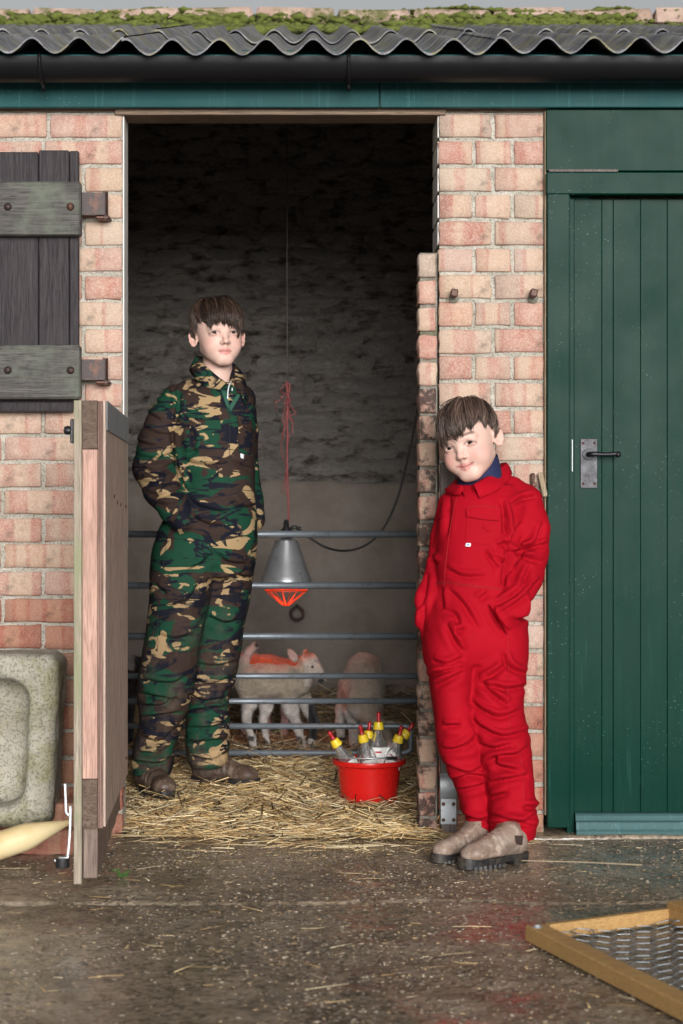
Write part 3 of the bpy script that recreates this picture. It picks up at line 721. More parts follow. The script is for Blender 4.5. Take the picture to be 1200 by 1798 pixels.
V, F, C = blobs(6000, (-1.7, 1.7), (2.35, 2.93), lambda X, Y: Y * 0 + ze + (Y - ye) * tn + .02, (.010, .05), [(.14, .15, .022), (.24, .22, .05), (.07, .08, .018), (.20, .13, .05)], .6, True)
msm = mk('moss', V, F, M['moss'], rf, kind='stuff')
V, F, C = blobs(4500, (-1.6, 1.6), (2.93, 3.15), lambda X, Y: Y * 0 + zc + .07 + (fbm(np.stack([X * 3, X * 0, X * 0], 1), 2) - .1) * .03, (.008, .03), [(.12, .14, .02), (.22, .22, .05)], .5, True)
V2, F2, C2 = blobs(5200, (-1.8, 1.8), (2.885, 2.93), lambda X, Y: Y * 0 + zc - .012 + .05 * RNG.random(len(X)) ** 1.6, (.008, .034), [(.13, .13, .02), (.22, .19, .05), (.09, .07, .03), (.24, .13, .06), (.30, .20, .13)], .7, True)
mk('moss', np.concatenate([V, V2]), np.concatenate([F, F2 + len(V)]), M['moss'], cop, kind='stuff')
fz0, fz1 = WZ(189, -.04), WZ(152, -.04)
fas = thing('fascia_board', (0, -.04, fz0), 'long dark green painted fascia board under the black gutter', 'fascia board')
xj = WX(667, -.04)
for a, b in ((-2.5, xj - .0012), (xj + .0012, 2.5)):
    V, F = bevbox(a, b, -.045, -.020, fz0, fz1 + .1, .002); mk('board', V, F, M['green_trim'], fas)
V, F = bevbox(-2.5, 2.5, -.165, -.14, WZ(104, -.16), WZ(96, -.16), .002); mk('drip_edge', V, F, M['green_trim'], fas)
MB().box(-2.5, 2.5, -.14, -.02, WZ(104, -.16) + .01, WZ(96, -.16) + .004).mk('soffit_board', M['green_trim'], fas)
lin = thing('timber_lintel', (-.05, 0, WZ(203)), 'bare brown timber beam across the head of the doorway', 'lintel')
MB().box(xL - .02, xa + .02, -.014, .11, WZ(203), WZ(203) + .075, .003).mk('beam', M['lintel'], lin)
MB().box(-1.75, 2.5, .002, .11, ZT + .001, ze + .02).mk('wall_plate', M['lintel'], lin)
gy, gz = -.135, WZ(103, -.16)
gut = thing('rain_gutter', (0, gy, gz - .06), 'black half-round rain gutter under the corrugated roof edge', 'gutter')
m = MB(); n_ = 14; rr = .058; prof = []
for i in range(n_ + 1):
    t = math.pi + math.pi * i / n_; prof.append((rr * math.cos(t), rr * math.sin(t)))
for i in range(n_ + 1):
    t = 2 * math.pi - math.pi * i / n_; prof.append(((rr - .004) * math.cos(t), (rr - .004) * math.sin(t)))
V = [(x, gy + a, gz + b) for x in (-2.5, 2.5) for a, b in prof]; q = len(prof)
m.add(V, [[i, (i + 1) % q, q + (i + 1) % q, q + i] for i in range(q)]).mk('trough', M['gutter'], gut, smooth=True, auto=40)
for px in (75, 612):
    x = WX(px, gy); pts = [(x, gy + (rr + .004) * math.cos(t), gz + (rr + .004) * math.sin(t)) for t in np.linspace(math.pi * .98, math.pi * 2.02, 12)]
    m = MB(); m.tube(pts, .0055, 6); m.tube([(x, gy, gz - rr - .003), (x + .002, gy + .01, gz - rr - .022)], .005, 6); m.tube([(x, gy + rr, gz - .01), (x, -.05, gz - .03)], .004, 6); m.mk('gutter_bracket', M['gutter'], gut, smooth=True)
# interior roof lining keeps the pen dark
MB().add([(-1.5, -.02, ze + .0), (2.6, -.02, ze + .0), (2.6, 3.2, ze + 3.2 * tn - .02), (-1.5, 3.2, ze + 3.2 * tn - .02)], [[0, 3, 2, 1]]).mk('roof_lining', M['lining'], rf)

# ------------------------------------------------------------------ green door with frame
gd = thing('plank_door', (WX(1105), 0, .05), 'dark green boarded door with black lever handle, right of the brick pier', 'door')
yf = -.03
x0, x1 = WX(960, yf), WX(1000, yf)
def part(name, box, mat, parent, bev=.002, kind=None):
    V, F = bevbox(*box, bev); return mk(name, V, F, mat, parent, kind=kind)
part('header_panel', (x0, 1.75, -.026, .03, WZ(303), fz0 - .002), M['green'], gd)
fr = part('door_frame', (x0 + .002, x1, -.035, .06, WZ(1450), WZ(347) + .02), M['green'], gd)
part('door_frame', (x0 - .001, 1.75, -.038, .04, WZ(345), WZ(306)), M['green'], gd, .003)
MB().box(x1 - .004, x1 + .006, -.010, .06, WZ(1478), WZ(347) + .015, .001).mk('door_stop', M['green'], gd)
MB().box(WX(962), WX(1036), .02, .05, WZ(349), WZ(340), .001).mk('frame_rail', M['green'], gd)
yd = .012; dz0, dz1 = WZ(1445, yd), WZ(350, yd)
cuts = [1008, 1057, 1077, 1125, 1172, 1221, 1270, 1320, 1370]
for i in range(len(cuts) - 1):
    a, b = WX(cuts[i], yd), WX(cuts[i + 1], yd)
    V, F = bevbox(a + .0004, b - .0004, yd + random.gauss(0, .0004), yd + .03, dz0, dz1, .0012); mk('door_board', V, F, M['green'], gd)
V, F = bevbox(WX(1000, 0), WX(1009, 0), .0, .05, WZ(1465), dz1, .002); mk('door_stile', V, F, M['green'], gd)
# weatherboard
prof = [(-.012, .058), (-.020, .053), (-.020, .040), (-.030, .036), (-.034, .018), (-.040, .012), (-.040, .003), (-.008, 0), (.01, 0), (.01, .058)]
zz = WZ(1467, -.03); xx0 = WX(1012, -.03)
V = [(x, a, zz + b) for x in (xx0, 1.3) for a, b in prof]; q = len(prof)
mk('weather_board', np.array(V), [[i, i + q, q + (i + 1) % q, (i + 1) % q] for i in range(q)] + [list(range(q)), [q + i for i in range(q)][::-1]], M['green_sill'], gd)
MB().box(WX(1370, yd), 1.75, -.035, .06, .05, dz1 + .02, .003).mk('door_frame', M['green'], gd)
bw_ = part('bare_wood_patch', (x0 + .006, WX(1085, yf), -.0395, -.034, WZ(306), WZ(301.5)), M['post_wood'], gd, .001)
# handle
hx, hz = WX(1034, 0), WZ(798, 0)
pl = part('lock_plate', (WX(1020), WX(1050), yd - .006, yd - .0005, WZ(857), WZ(770)), M['blackiron'], gd, .001)
pts = smooth_path([(hx, yd - .006, hz), (hx, yd - .045, hz), (hx + .012, yd - .052, hz), (hx + .045, yd - .05, hz - .001), (WX(1080), yd - .048, hz + .001)], 5)
m = MB().tube(pts, np.linspace(.0075, .0058, len(pts)), 8); m.lathe([(0, .009), (.007, .006), (.009, 0), (.007, -.006), (0, -.009)], 10, Mloc((WX(1082), yd - .048, hz - .001))); m.lathe([(0, .006), (.016, .004), (.017, 0)], 14, Mloc((hx, yd - .006, hz), (R(90), 0, 0)))
m.mk('lever_handle', M['blackiron'], pl, smooth=True, auto=50)
m = MB()
for sx in (1025, 1045):
    for sy in (778, 849): m.lathe([(0, .0025), (.0035, .001), (.004, 0)], 8, Mloc((WX(sx), yd - .006, WZ(sy)), (R(90), 0, 0)))
m.mk('screw_heads', M['rust'], pl, smooth=True, kind='stuff')
MB().box(WX(1034.5), WX(1037), yd - .0075, yd - .006, WZ(846), WZ(836)).lathe([(0, .0012), (.003, .001), (.003, 0)], 8, Mloc((WX(1035.7), yd - .006, WZ(834)), (R(90), 0, 0))).mk('keyhole', M['blackrub'], pl)
part('strike_plate', (WX(1004, 0), WX(1006, 0), -.004, .006, WZ(828), WZ(772)), M['plate'], gd, .0005)
ks = thing('concrete_kerb', (.9, .0, 0), 'low mossy concrete kerb under the green door', 'kerb')
V, F = grid_patch(0, 1, 0, 1, 90, 8, lambda X, Y: 0 * X)
u, t = V[:, 0], V[:, 1]; prof = np.array([(-.055, -.01), (-.058, .002), (-.054, .008), (-.045, .010), (-.01, .011), (.02, .011), (.10, .011), (.11, .011)])
X = .56 + u * 1.2; yy = np.interp(t, np.linspace(0, 1, 8), prof[:, 0]); zz_ = np.interp(t, np.linspace(0, 1, 8), prof[:, 1])
P3 = np.stack([X * 12, yy * 30, zz_ * 30], 1); yy = yy + .006 * fbm(P3, 3, 1); zz_ = zz_ + .004 * fbm(P3, 3, 2)
mk('kerb_face', np.stack([X, yy, zz_], 1), F, M['yard'], ks, smooth=True)
sp = thing('wood_strip', (WX(958), -.01, .08), 'thin pale raw wood strip between the brick pier and the green frame', 'wood strip')
MB().box(WX(955) + .001, x0 + .001, -.016, .02, .06, ZT, .001).mk('strip', M['strip_wood'], sp)
# ------------------------------------------------------------------ upper half door (folded back against the wall)
ud = thing('upper_half_door', (-1.1, -.06, WZ(702, -.06)), 'black tarred upper half door folded back flat against the left brick wall', 'stable door')
ya = -.062; xr = WX(139, ya)
cuts = [xr, WX(122, ya) , WX(68, ya), WX(-10, ya), WX(-90, ya), WX(-170, ya), WX(-250, ya)]
zt, zb = WZ(264, ya), WZ(704, ya)
for i in range(len(cuts) - 1):
    V, F = bevbox(cuts[i + 1] + .001, cuts[i] - .001, ya, ya + .022, zb + random.gauss(0, .002), zt + random.gauss(0, .002), .0025)
    mk('board', V, F, M['tar_wood'], ud)
for a, b in ((318, 414), (606, 700)):
    V, F = bevbox(WX(-250, ya), WX(142, ya - .03), ya - .034, ya - .001, WZ(b, ya - .03), WZ(a, ya - .03), .005); V = V + RNG.normal(0, .0008, V.shape)
    V[V[:, 2] > WZ(a, ya - .03) - .008, 1] += 0.004
    ld = mk('ledge', V, F, M['grey_wood'], ud)
    for px in (124, 14):
        MB().lathe([(0, .0075), (.006, .0065), (.0095, .003), (.011, 0)], 14, Mloc((WX(px, ya - .034), ya - .034, WZ((a + b) / 2 - 3, ya - .034)), (R(90), 0, 0))).mk('bolt_head', M['iron'], ld, smooth=True)
MB().box(WX(-250, ya), WX(128, ya), ya + .004, ya + .040, WZ(722, ya), zb - .0005, .003, jit=.001).mk('bottom_rail', M['tar_wood'], ud)
for i, (a, b, lab) in enumerate(((340, 379, 'upper black iron strap hinge on the bricks beside the black half door'), (632, 668, 'lower black iron strap hinge on the bricks beside the black half door'))):
    yh = -.04; hg = thing('strap_hinge', (WX(190, yh), -.02, WZ(b, yh)), lab, 'hinge', 'strap hinges of the upper half door')
    z0, z1 = WZ(b, yh), WZ(a, yh); xp = WX(186, yh)
    pts = [(WX(138, yh - .02), yh - .020)] + [(xp + .008 * math.cos(t) - .002, yh - .010 + .011 * math.sin(t)) for t in np.linspace(-1.57, 1.57, 8)] + [(xp - .01, yh + .001), (WX(140, yh), yh + .001)]
    V = [(x, y, z) for z in (z0, z1) for x, y in pts]; q = len(pts)
    mk('strap', np.array(V), [[i_, (i_ + 1) % q, q + (i_ + 1) % q, q + i_] for i_ in range(q)] + [list(range(q))[::-1], [q + i_ for i_ in range(q)]], M['iron'], hg, auto=40)
    MB().tube([(xp, yh - .008, z0 - .012), (xp, yh - .008, z1 + .004)], .0075, 12).box(xp - .026, xp + .012, yh - .016, .01, z0 - .011, z0 - .001, .003).tube([(xp - .002, yh - .008, z0 - .004), (xp - .002, .02, z0 - .004)], .007, 10).mk('hinge_pin', M['rust'], hg, smooth=True, auto=40)

# ------------------------------------------------------------------ lower half door (open toward the camera)
Xh, Yh = WX(221, -.01), -.012; Dn = 4.40; xn = (181 - CX) * Dn / FOC
far = np.array([Xh, Yh]); near = np.array([xn, Dn - DIST]); uv = near - far; L = np.linalg.norm(uv); uv /= L; nv = np.array([-uv[1], uv[0]])
if nv[0] > 0: nv = -nv          # thickness runs to the left
print('door length', L)
ldn = thing('lower_half_door', (near[0], near[1], 0), 'open lower half door of weathered planks seen edge-on, steel plate at its top corner', 'stable door')
def door_box(s0, s1, t0, t1, z0, z1, bev=.001, slope=None):
    V, F = bevbox(s0, s1, t0, t1, z0, z1, bev); o = V.copy()
    o[:, 0] = near[0] - uv[0] * V[:, 0] + nv[0] * V[:, 1]; o[:, 1] = near[1] - uv[1] * V[:, 0] + nv[1] * V[:, 1]
    if slope: o[:, 2] = V[:, 2]
    F = [f[::-1] for f in F]; return o, F
def dz(py): return CAMZ - (py - CY) * Dn / FOC
top = dz(703)
pxm = Dn / FOC      # metres per px at the near edge
def dpart(nm, s0, s1, t0, t1, z0, z1, mat, parent=None, bev=.0012):
    V, F = door_box(s0, s1, t0, t1, z0, z1, bev); return mk(nm, V, F, mat, parent or ldn)
W3 = [0, 9 * pxm, 37 * pxm, 51 * pxm]
for i in range(3): dpart('ply_strip', .002 + .0015 * (i % 2), L, .0003 + i * W3[1] / 3 + .0002, (i + 1) * W3[1] / 3, dz(1455), top - .001, M['ply'])
dpart('core_stile', .004, .09, W3[1] + .001, W3[2] - .001, dz(1368), dz(789), M['door_red'])
dpart('rail', .001, L, W3[1] + .001, W3[2] - .001, dz(788), top, M['end_grain'])
dpart('rail', .001, L, W3[1] + .001, W3[2] - .001, dz(1455), dz(1369), M['end_grain'])
ob = [0, .145, .29, .435, .58, .725, L]
for i in range(6):
    zb_ = dz(1552) + (0.0 if i == 0 else .010 + .008 * i)
    if i == 0: dpart('outer_board', .0, ob[1] - .001, W3[2], W3[3], dz(1552), top, M['door_green'])
    else: dpart('outer_board', ob[i] + .001, ob[i + 1] - .001, W3[2], W3[3], max(.004, zb_), top, M['low_board'])
# inner face panel in three wide boards and low damp boards behind it
zi = dz(1455)
ib = [.003, L - .002]
for i in range(len(ib) - 1): dpart('inner_panel', ib[i], ib[i + 1], -.006, -.0003, zi + .004 + .02 * 0, top - .001, M['door_grey'])
for k_ in range(5):
    s0 = .02 + k_ * (L - .05) / 5
    dpart('low_board', s0, s0 + (L - .05) / 5 - .002, W3[1] + .002, W3[2] - .002, max(.006, dz(1545) + .006 * k_ + random.uniform(0, .006)), dz(1456), M['low_board'])
# steel plate at the top of the inner face
sp1 = dpart('steel_plate', .02, L - .002, -.009, -.0065, top - .068, top + .001, M['plate'])
m = MB()
for s, z in ((.30, .22), (.42, .235), (.56, .24), (.78, .245), (.62, -.63), (.72, -.62), (.5, -.64), (.80, -.55)):
    V, F = lathe([(0, .003), (.004, .002), (.006, 0)], 8)
    V = V[:, [2, 0, 1]]; z_ = top - z if z > 0 else -z * 0 + .14 + (z + .64)
    p0 = near - uv * s - nv * .006; a = -np.array([nv[0], nv[1]])
    V = np.stack([p0[0] + a[0] * V[:, 0] + uv[0] * V[:, 1], p0[1] + a[1] * V[:, 0] + uv[1] * V[:, 1], z_ + V[:, 2]], 1); m.add(V, F)
m.mk('nail_heads', M['rust'], ldn, smooth=True)
# fittings on the outer face
q0 = near + nv * (W3[3] + .001)
def oz(py): return dz(py)
m = MB(); bx, by = q0[0], q0[1] + .004
m.box(bx - .008, bx, by, by + .03, dz(778), dz(735), .002).lathe([(0, .02), (.008, .018), (.011, .01), (.008, 0)], 14, Mloc((bx - .006, by + .02, dz(755)), (0, R(-90), 0)))
m.mk('latch_plate', M['blackiron'], ldn, smooth=True, auto=40)
hk = thing('cabin_hook', (bx - .01, by, dz(1505)), 'bent galvanised steel bar standing against the outer face of the lower half door', 'metal bar')
bw = .0032
def strap(path, wdt=.010, th=.0022):
    mm = MB(); path = np.array(path, float)
    V = []; n_ = len(path)
    T = np.gradient(path, axis=0); T /= np.linalg.norm(T, axis=1)[:, None]; N = np.stack([T[:, 2], T[:, 1] * 0, -T[:, 0]], 1)
    for p, nn in zip(path, N):
        for a, b in ((-1, -1), (1, -1), (1, 1), (-1, 1)): V.append(p + nn * th * a + np.array([0, wdt * b * .5, 0]))
    F = [[i * 4 + k, i * 4 + (k + 1) % 4, i * 4 + 4 + (k + 1) % 4, i * 4 + 4 + k] for i in range(n_ - 1) for k in range(4)] + [[0, 1, 2, 3], [n_ * 4 - 1, n_ * 4 - 2, n_ * 4 - 3, n_ * 4 - 4]]
    return mm.add(V, F)
dpt = Dn + .02
pp = [P(x, y, dpt) for x, y in ((115, 1376), (116, 1400), (117, 1424), (121, 1430), (124, 1431), (124, 1415), (124.5, 1425), (123, 1470), (120, 1500), (118, 1506), (105, 1507), (97, 1511))]
strap(smooth_path(pp[:5], 3)).mk('hook_bar', M['bright'], hk, auto=40)
strap(smooth_path(pp[5:], 3)).mk('hook_bar', M['bright'], hk, auto=40)
V, F = lathe([(0, 0), (.016, 0), (.017, .004), (.016, .022), (0, .023)], 18); c = P(110, 1523, dpt)
mk('rubber_foot', V + c, F, M['blackrub'], hk, smooth=True, auto=40)

# ------------------------------------------------------------------ stone trough, pipe, bricks
def field_obj(fld, name, mat, parent, it=1, disp=None, col=None, smooth=True):
    V, F = fld.mesh(); V = relax(V, F, it) if it else V
    if disp is not None: V = V + vnormals(V, F) * disp(V)[:, None]
    return mk(name, V, F, mat, parent, smooth, col=col(V) if col is not None else None)
yt = -.33
tr = thing('stone_trough', (WX(0, yt), yt, WZ(1452, yt)), 'mossy shallow stone trough stood on its side against the left wall', 'stone trough')
f = Field((-1.15, -.5, .05), (WX(112, yt) + .03, -.03, WZ(1140, yt) + .05), .008)
zt0, zt1 = WZ(1452, yt) + .03, WZ(1147, yt) - .03; xr0 = WX(100, yt) - .035
def rbox(f, c, hsz, rad, k, mode, tilt=0):
    sl_, X, Y, Z = f.sub(np.array(c) - np.array(hsz) - .05, np.array(c) + np.array(hsz) + .05)
    x = np.abs(X - c[0] - (c[2] - Z) * tilt) - hsz[0] + rad; y = np.abs(Y - c[1]) - hsz[1] + rad; z = np.abs(Z - c[2]) - hsz[2] + rad
    d = np.sqrt(np.maximum(x, 0) ** 2 + np.maximum(y, 0) ** 2 + np.maximum(z, 0) ** 2) + np.minimum(np.maximum(x, np.maximum(y, z)), 0) - rad
    f.put(sl_, d, k, mode)
zc_ = (zt0 + zt1) / 2; hz_ = (zt1 - zt0) / 2 + .03
rbox(f, (xr0 + .035 - .30, -.27, zc_), (.30, .10, hz_), .035, 0, 1, -.05)
rbox(f, (xr0 + .035 - .33, -.36, zc_ - .005), (.255, .135, hz_ - .062), .06, .03, 2, -.05)
field_obj(f, 'trough_body', M['trough'], tr, 2, lambda V: .004 * fbm(V * 30, 3, 3))
pp_ = thing('plastic_pipe', (-.62, -.6, .15), 'yellowed split plastic downpipe sloping to the lower half door', 'pipe')
a = P(-60, 1505, 4.62); b = P(124, 1443, 4.72); pts = np.linspace(a, b, 16)
T = (b - a) / np.linalg.norm(b - a); U = np.cross(T, [0, 1, 0]); U /= np.linalg.norm(U); Wv = np.cross(T, U); V = []
N_ = 14
for i, p in enumerate(pts):
    r_ = .034 * min(1, (1.02 - i / 15) * 2.0 + .12)
    for s in (0, 1):
        for k in range(N_): 
            t = -.5 + 4.1 * k / (N_ - 1) ; rr_ = r_ - .003 * s; V.append(p + rr_ * (math.cos(t) * U + math.sin(t) * Wv))
F = []; 
for i in range(15):
    for k in range(N_ - 1):
        a_ = i * 2 * N_ + k; F.append([a_, a_ + 1, a_ + 2 * N_ + 1, a_ + 2 * N_]); a_ += N_; F.append([a_ + 1, a_, a_ + 2 * N_, a_ + 2 * N_ + 1])
    for k in (0, N_ - 1): a_ = i * 2 * N_ + k; F.append([a_, a_ + N_, a_ + 3 * N_, a_ + 2 * N_])
F += [[k, k + 1, N_ + k + 1, N_ + k] for k in range(N_ - 1)] + [[15 * 2 * N_ + q for q in (k, k + 1, N_ + k + 1, N_ + k)] for k in range(N_ - 1)]
mk('pipe_shell', np.array(V), F, M['cream'], pp_, smooth=True, auto=40)
for i, (py0, py1, xa_, xb_, lab, mt) in enumerate(((1500, 1478, 66, 126, 'bottom loose brick lying on the yard under the yellow pipe', 'brick_low'), (1475, 1455, 72, 128, 'upper loose brick stacked under the yellow pipe', 'brick_low'))):
    yb = -.30 + .01 * i; dd = DIST + yb
    me = brick_mesh('loose_brick', .215, .063, .1, M[mt], 50 + i); o = link('loose_brick', me, None, (WX(xb_ - 2, yb) - .205 + .0, yb, .0 + .066 * i + (.004)))
    o.rotation_euler = (0, 0, R(-4 + 7 * i)); tag(o, lab, 'brick', 'loose bricks by the trough')

# ------------------------------------------------------------------ bolts, wedge, post with bracket
for i, (px, lab) in enumerate(((797, 'left rusty square bolt sticking out of the brick pier'), (936, 'right rusty square bolt sticking out of the brick pier'))):
    t = thing('rusty_bolt', (WX(px), -.004, WZ(522)), lab, 'bolt', 'rusty bolts in the pier')
    V, F = bevbox(-.010, .010, -.052, -.02, -.011, .011, .003); Mx = Mloc((WX(px, -.02), 0, WZ(516, -.02)), (0, R(12), 0)); MB().add(V, F, Mx).tube([(WX(px, -.02), -.03, WZ(516, -.02)), (WX(px), .02, WZ(520))], .006, 8).mk('bolt_head', M['rust'], t, auto=40)
    MB().lathe([(0, .004), (.010, .003), (.015, 0)], 10, Mloc((WX(px), -.006, WZ(524)), (R(90), 0, 0))).mk('mortar_dab', M['mortar_dark'], t)
t = thing('iron_staple', (WX(937), -.02, WZ(852)), 'small rusty staple on the pier beside the boy in red', 'staple')
MB().box(WX(931), WX(939), -.02, .005, WZ(853), WZ(831), .003, jit=.001).lathe([(0, .008), (.006, .007), (.008, 0)], 8, Mloc((WX(937), -.018, WZ(851)), (R(90), 0, 0))).mk('staple_bar', M['rust'], t, auto=40)
t = thing('wood_wedge', (WX(953), -.03, WZ(873)), 'small split pale wood wedge stuck beside the green door frame', 'wedge')
V, F = bevbox(0, .014, -.032, -.017, -.034, .034, .002); MB().add(V, F, Mloc((WX(947), 0, WZ(852)), (0, R(-12), 0))).mk('wedge', M['strip_wood'], t)
post = thing('timber_post', (WX(788, -.03), -.03, 0), 'weathered grey timber post on the pier behind the boy in red', 'post')
MB().box(WX(774, -.04), WX(803, -.04), -.052, -.008, .012, WZ(812, -.04), .003, jit=.0006).mk('post', M['post_wood'], post)
brk = thing('door_bracket', (WX(787, -.06), -.056, WZ(1450)), 'grey galvanised catch plate screwed to the foot of the timber post', 'bracket')
V, F = bevbox(WX(774, -.06), WX(802, -.06), -.058, -.0535, WZ(1448, -.06), WZ(1385, -.06), .0015); mk('plate', V, F, M['plate'], brk)
m = MB(); prof = [(WZ(y, -.07), yy) for y, yy in ((1404, -.059), (1398, -.070), (1385, -.074), (1370, -.073), (1362, -.066), (1359, -.058))]
V = [(x, y, z) for x in (WX(773, -.06), WX(802, -.06)) for z, y in prof] + [(x, y + .005, z) for x in (WX(773, -.06), WX(802, -.06)) for z, y in prof]
q = len(prof); F = []
for i in range(q - 1): F += [[i, q + i, q + i + 1, i + 1], [2 * q + i, 2 * q + i + 1, 3 * q + i + 1, 3 * q + i]]
for i in range(q - 1): F += [[i, i + 1, 2 * q + i + 1, 2 * q + i], [q + i, 3 * q + i, 3 * q + i + 1, q + i + 1]]
m.add(V, F).mk('bent_catch', M['plate'], brk, auto=50)
m = MB()
for px in (779, 797):
    for py in (1412, 1440): m.lathe([(0, .003), (.004, .002), (.0055, 0)], 8, Mloc((WX(px, -.06), -.058, WZ(py, -.06)), (R(90), 0, 0)))
m.mk('screw_heads', M['rust'], brk, smooth=True, kind='stuff')

# ------------------------------------------------------------------ hurdle gate
yg = 1.33; dg = DIST + yg
gate = thing('hurdle_gate', (0, yg, .02), 'galvanised metal seven-bar hurdle gate closing the lamb pen', 'gate')
xe = WX(748, yg); xg0 = -1.0
for py in (938, 1028, 1117, 1187, 1231):
    z = WZ(py, yg); MB().tube([(xg0, yg, z), (xe, yg, z)], .0118 if py < 1150 else .0105, 12).mk('bar', M['galv'], gate, smooth=True)
z1, z2 = WZ(1275, yg), WZ(1322, yg); xx_ = WX(722, yg)
pts = [(xg0, yg, z1), (xx_ - .02, yg, z1)] + [(xx_ - .02 + .02 * math.sin(t), yg, z1 - .02 + .02 * math.cos(t)) for t in np.linspace(.3, 1.57, 4)] + [(xx_ - .002, yg, z2 + .03)] + [(xx_ - .03 + .03 * math.cos(t), yg, z2 + .02 - .02 * math.sin(t)) for t in np.linspace(0, 1.57, 6)] + [(xg0, yg, z2)]
MB().tube(pts, .0105, 10).mk('bottom_loop', M['galv'], gate, smooth=True)
MB().tube([(xe, yg, WZ(930, yg)), (xe, yg, WZ(1240, yg))], .0118, 10).mk('upright', M['galv'], gate, smooth=True)
MB().tube([(xg0, yg, .02), (xg0, yg, WZ(930, yg))], .0118, 10).mk('upright', M['galv'], gate, smooth=True)

# ------------------------------------------------------------------ heat lamp, twine, cable, ring
yl = 1.75; dl = DIST + yl; sc = dl / FOC
lampx = WX(503, yl)
lamp = thing('heat_lamp', (lampx, yl, WZ(1065, yl)), 'silver cone heat lamp with orange wire guard hanging over the lambs', 'heat lamp')
def LZ(py): return WZ(py, yl)
prof = [(45 * sc, LZ(1021)), (44.5 * sc, LZ(1017)), (41 * sc, LZ(1010)), (22 * sc, LZ(955)), (20 * sc, LZ(949)), (12 * sc, LZ(946)), (0, LZ(945))]
prof2 = [(r_ - .0015 if r_ > .003 else 0, z - .001) for r_, z in prof[::-1]]
V, F = lathe(prof + prof2, 40); V[:, 0] += lampx; V[:, 1] += yl; mk('lamp_shade', V, F, M['alu'], lamp, smooth=True, auto=50)
for r_, py in ((21.6, 958), (22.8, 963)):
    slots = [[(lampx + (r_ + .5) * sc * math.sin(t), yl - (r_ + .5) * sc * math.cos(t), LZ(py) - .002) for t in np.linspace(a_, b_, 8)] for a_, b_ in ((-.45, .45), (-1.7, -1.2))]
    n = None
    if 'slotglow' not in M:
        nn = NT('slot_glow'); e = nn.n('ShaderNodeEmission'); e.inputs[0].default_value = (1, .55, .22, 1); e.inputs[1].default_value = 1.1; nn.t.links.new(e.outputs[0], nn.out.inputs[0]); M['slotglow'] = nn.m
    for q in slots: MB().tube(q, .0022, 6).mk('vent_slot', M['slotglow'], lamp, smooth=True)
m = MB(); zA, zB, zC = LZ(1021), LZ(1037), LZ(1062)
def ring(r_, z, rad=.0022): return [(lampx + r_ * math.cos(t), yl + r_ * math.sin(t), z) for t in np.linspace(0, 2 * math.pi, 29)], rad
for r_, z in ((43.5 * sc, zA + .003), (37 * sc, zB)): p_, a_ = ring(r_, z); m.tube(p_, a_, 6, False)
for k in range(8):
    t = 2 * math.pi * k / 8 + .22
    m.tube([(lampx + r_ * math.cos(t), yl + r_ * math.sin(t), z) for r_, z in ((43.5 * sc, zA + .006), (42 * sc, zA - .004), (37 * sc, zB), (7 * sc, zC), (0, zC - .003))], .0020, 6)
m.mk('wire_guard', M['orange'], lamp, smooth=True)
m = MB(); m.lathe([(0, LZ(1010)), (.036, LZ(1006)), (.045, LZ(993)), (.036, LZ(975)), (.016, LZ(958)), (0, LZ(957))], 20, Mloc((lampx, yl, 0))); m.mk('bulb', M['bulb'], lamp, smooth=True)
m = MB(); m.lathe([(0, LZ(948)), (10 * sc, LZ(946)), (9 * sc, LZ(930)), (5 * sc, LZ(926)), (4 * sc, LZ(914)), (0, LZ(912))], 14, Mloc((lampx, yl, 0))).tube(smooth_path([(lampx + .012, yl, LZ(930)), (lampx + .03, yl - .005, LZ(925)), (lampx + .045, yl, LZ(928)), (lampx + .055, yl, LZ(927))], 3), .007, 6).mk('lamp_holder', M['blackrub'], lamp, smooth=True)
ld_ = bpy.data.lights.new('heat_lamp_light', 'SPOT'); ld_.energy = 3.0; ld_.color = (1, .10, .03); ld_.spot_size = R(64); ld_.spot_blend = .35; ld_.shadow_soft_size = .03
lo = link('heat_lamp_light', ld_, lamp, (0, 0, LZ(1024) - LZ(1065)))
tw = thing('red_twine', (lampx, yl, LZ(905)), 'faded red baler twine knotted above the heat lamp', 'twine')
m = MB()
def wig(y0, y1, x0, x1, amp, seed, nn=14, r_=.0022):
    t = np.linspace(0, 1, nn); q = np.stack([WX(0, yl) * 0 + (x0 + (x1 - x0) * t - CX) * sc, np.full(nn, yl), LZ(y0) + (LZ(y1) - LZ(y0)) * t], 1)
    q[:, 0] += amp * fbm(np.stack([t * 5, t * 0 + seed, t * 0], 1), 2, seed) * np.sin(t * 3.14); q[:, 1] += amp * fbm(np.stack([t * 5, t * 0 + seed + 9, t * 0], 1), 2, seed) ; m.tube(q, r_, 5)
wig(670, 915, 505, 507, .006, 1, r_=.0036); wig(670, 770, 503, 496, .02, 2); wig(672, 765, 509, 512, .02, 3); wig(675, 720, 500, 484, .03, 4); wig(700, 740, 506, 516, .03, 5); wig(700, 865, 506, 495, .03, 6, r_=.0018); wig(760, 870, 507, 503, .02, 7, r_=.0018); wig(680, 712, 512, 500, .05, 8)
m.mk('twine_strand', M['twine'], tw, smooth=True)
ch = thing('hanging_cord', (lampx, yl, LZ(670)), 'thin dark cord running up from the red twine to the roof', 'cord')
MB().tube([((505 - CX) * sc, yl, LZ(672)), ((504.5 - CX) * sc, yl, LZ(450)), ((504 - CX) * sc, yl, ze + (yl - ye) * tn - .06)], .0022, 5).mk('cord', M['post_wood'], ch, smooth=True)
cb = thing('power_cable', (WX(640, yl), yl, WZ(960, yl)), 'black power cable drooping from the lamp up to the right', 'cable')
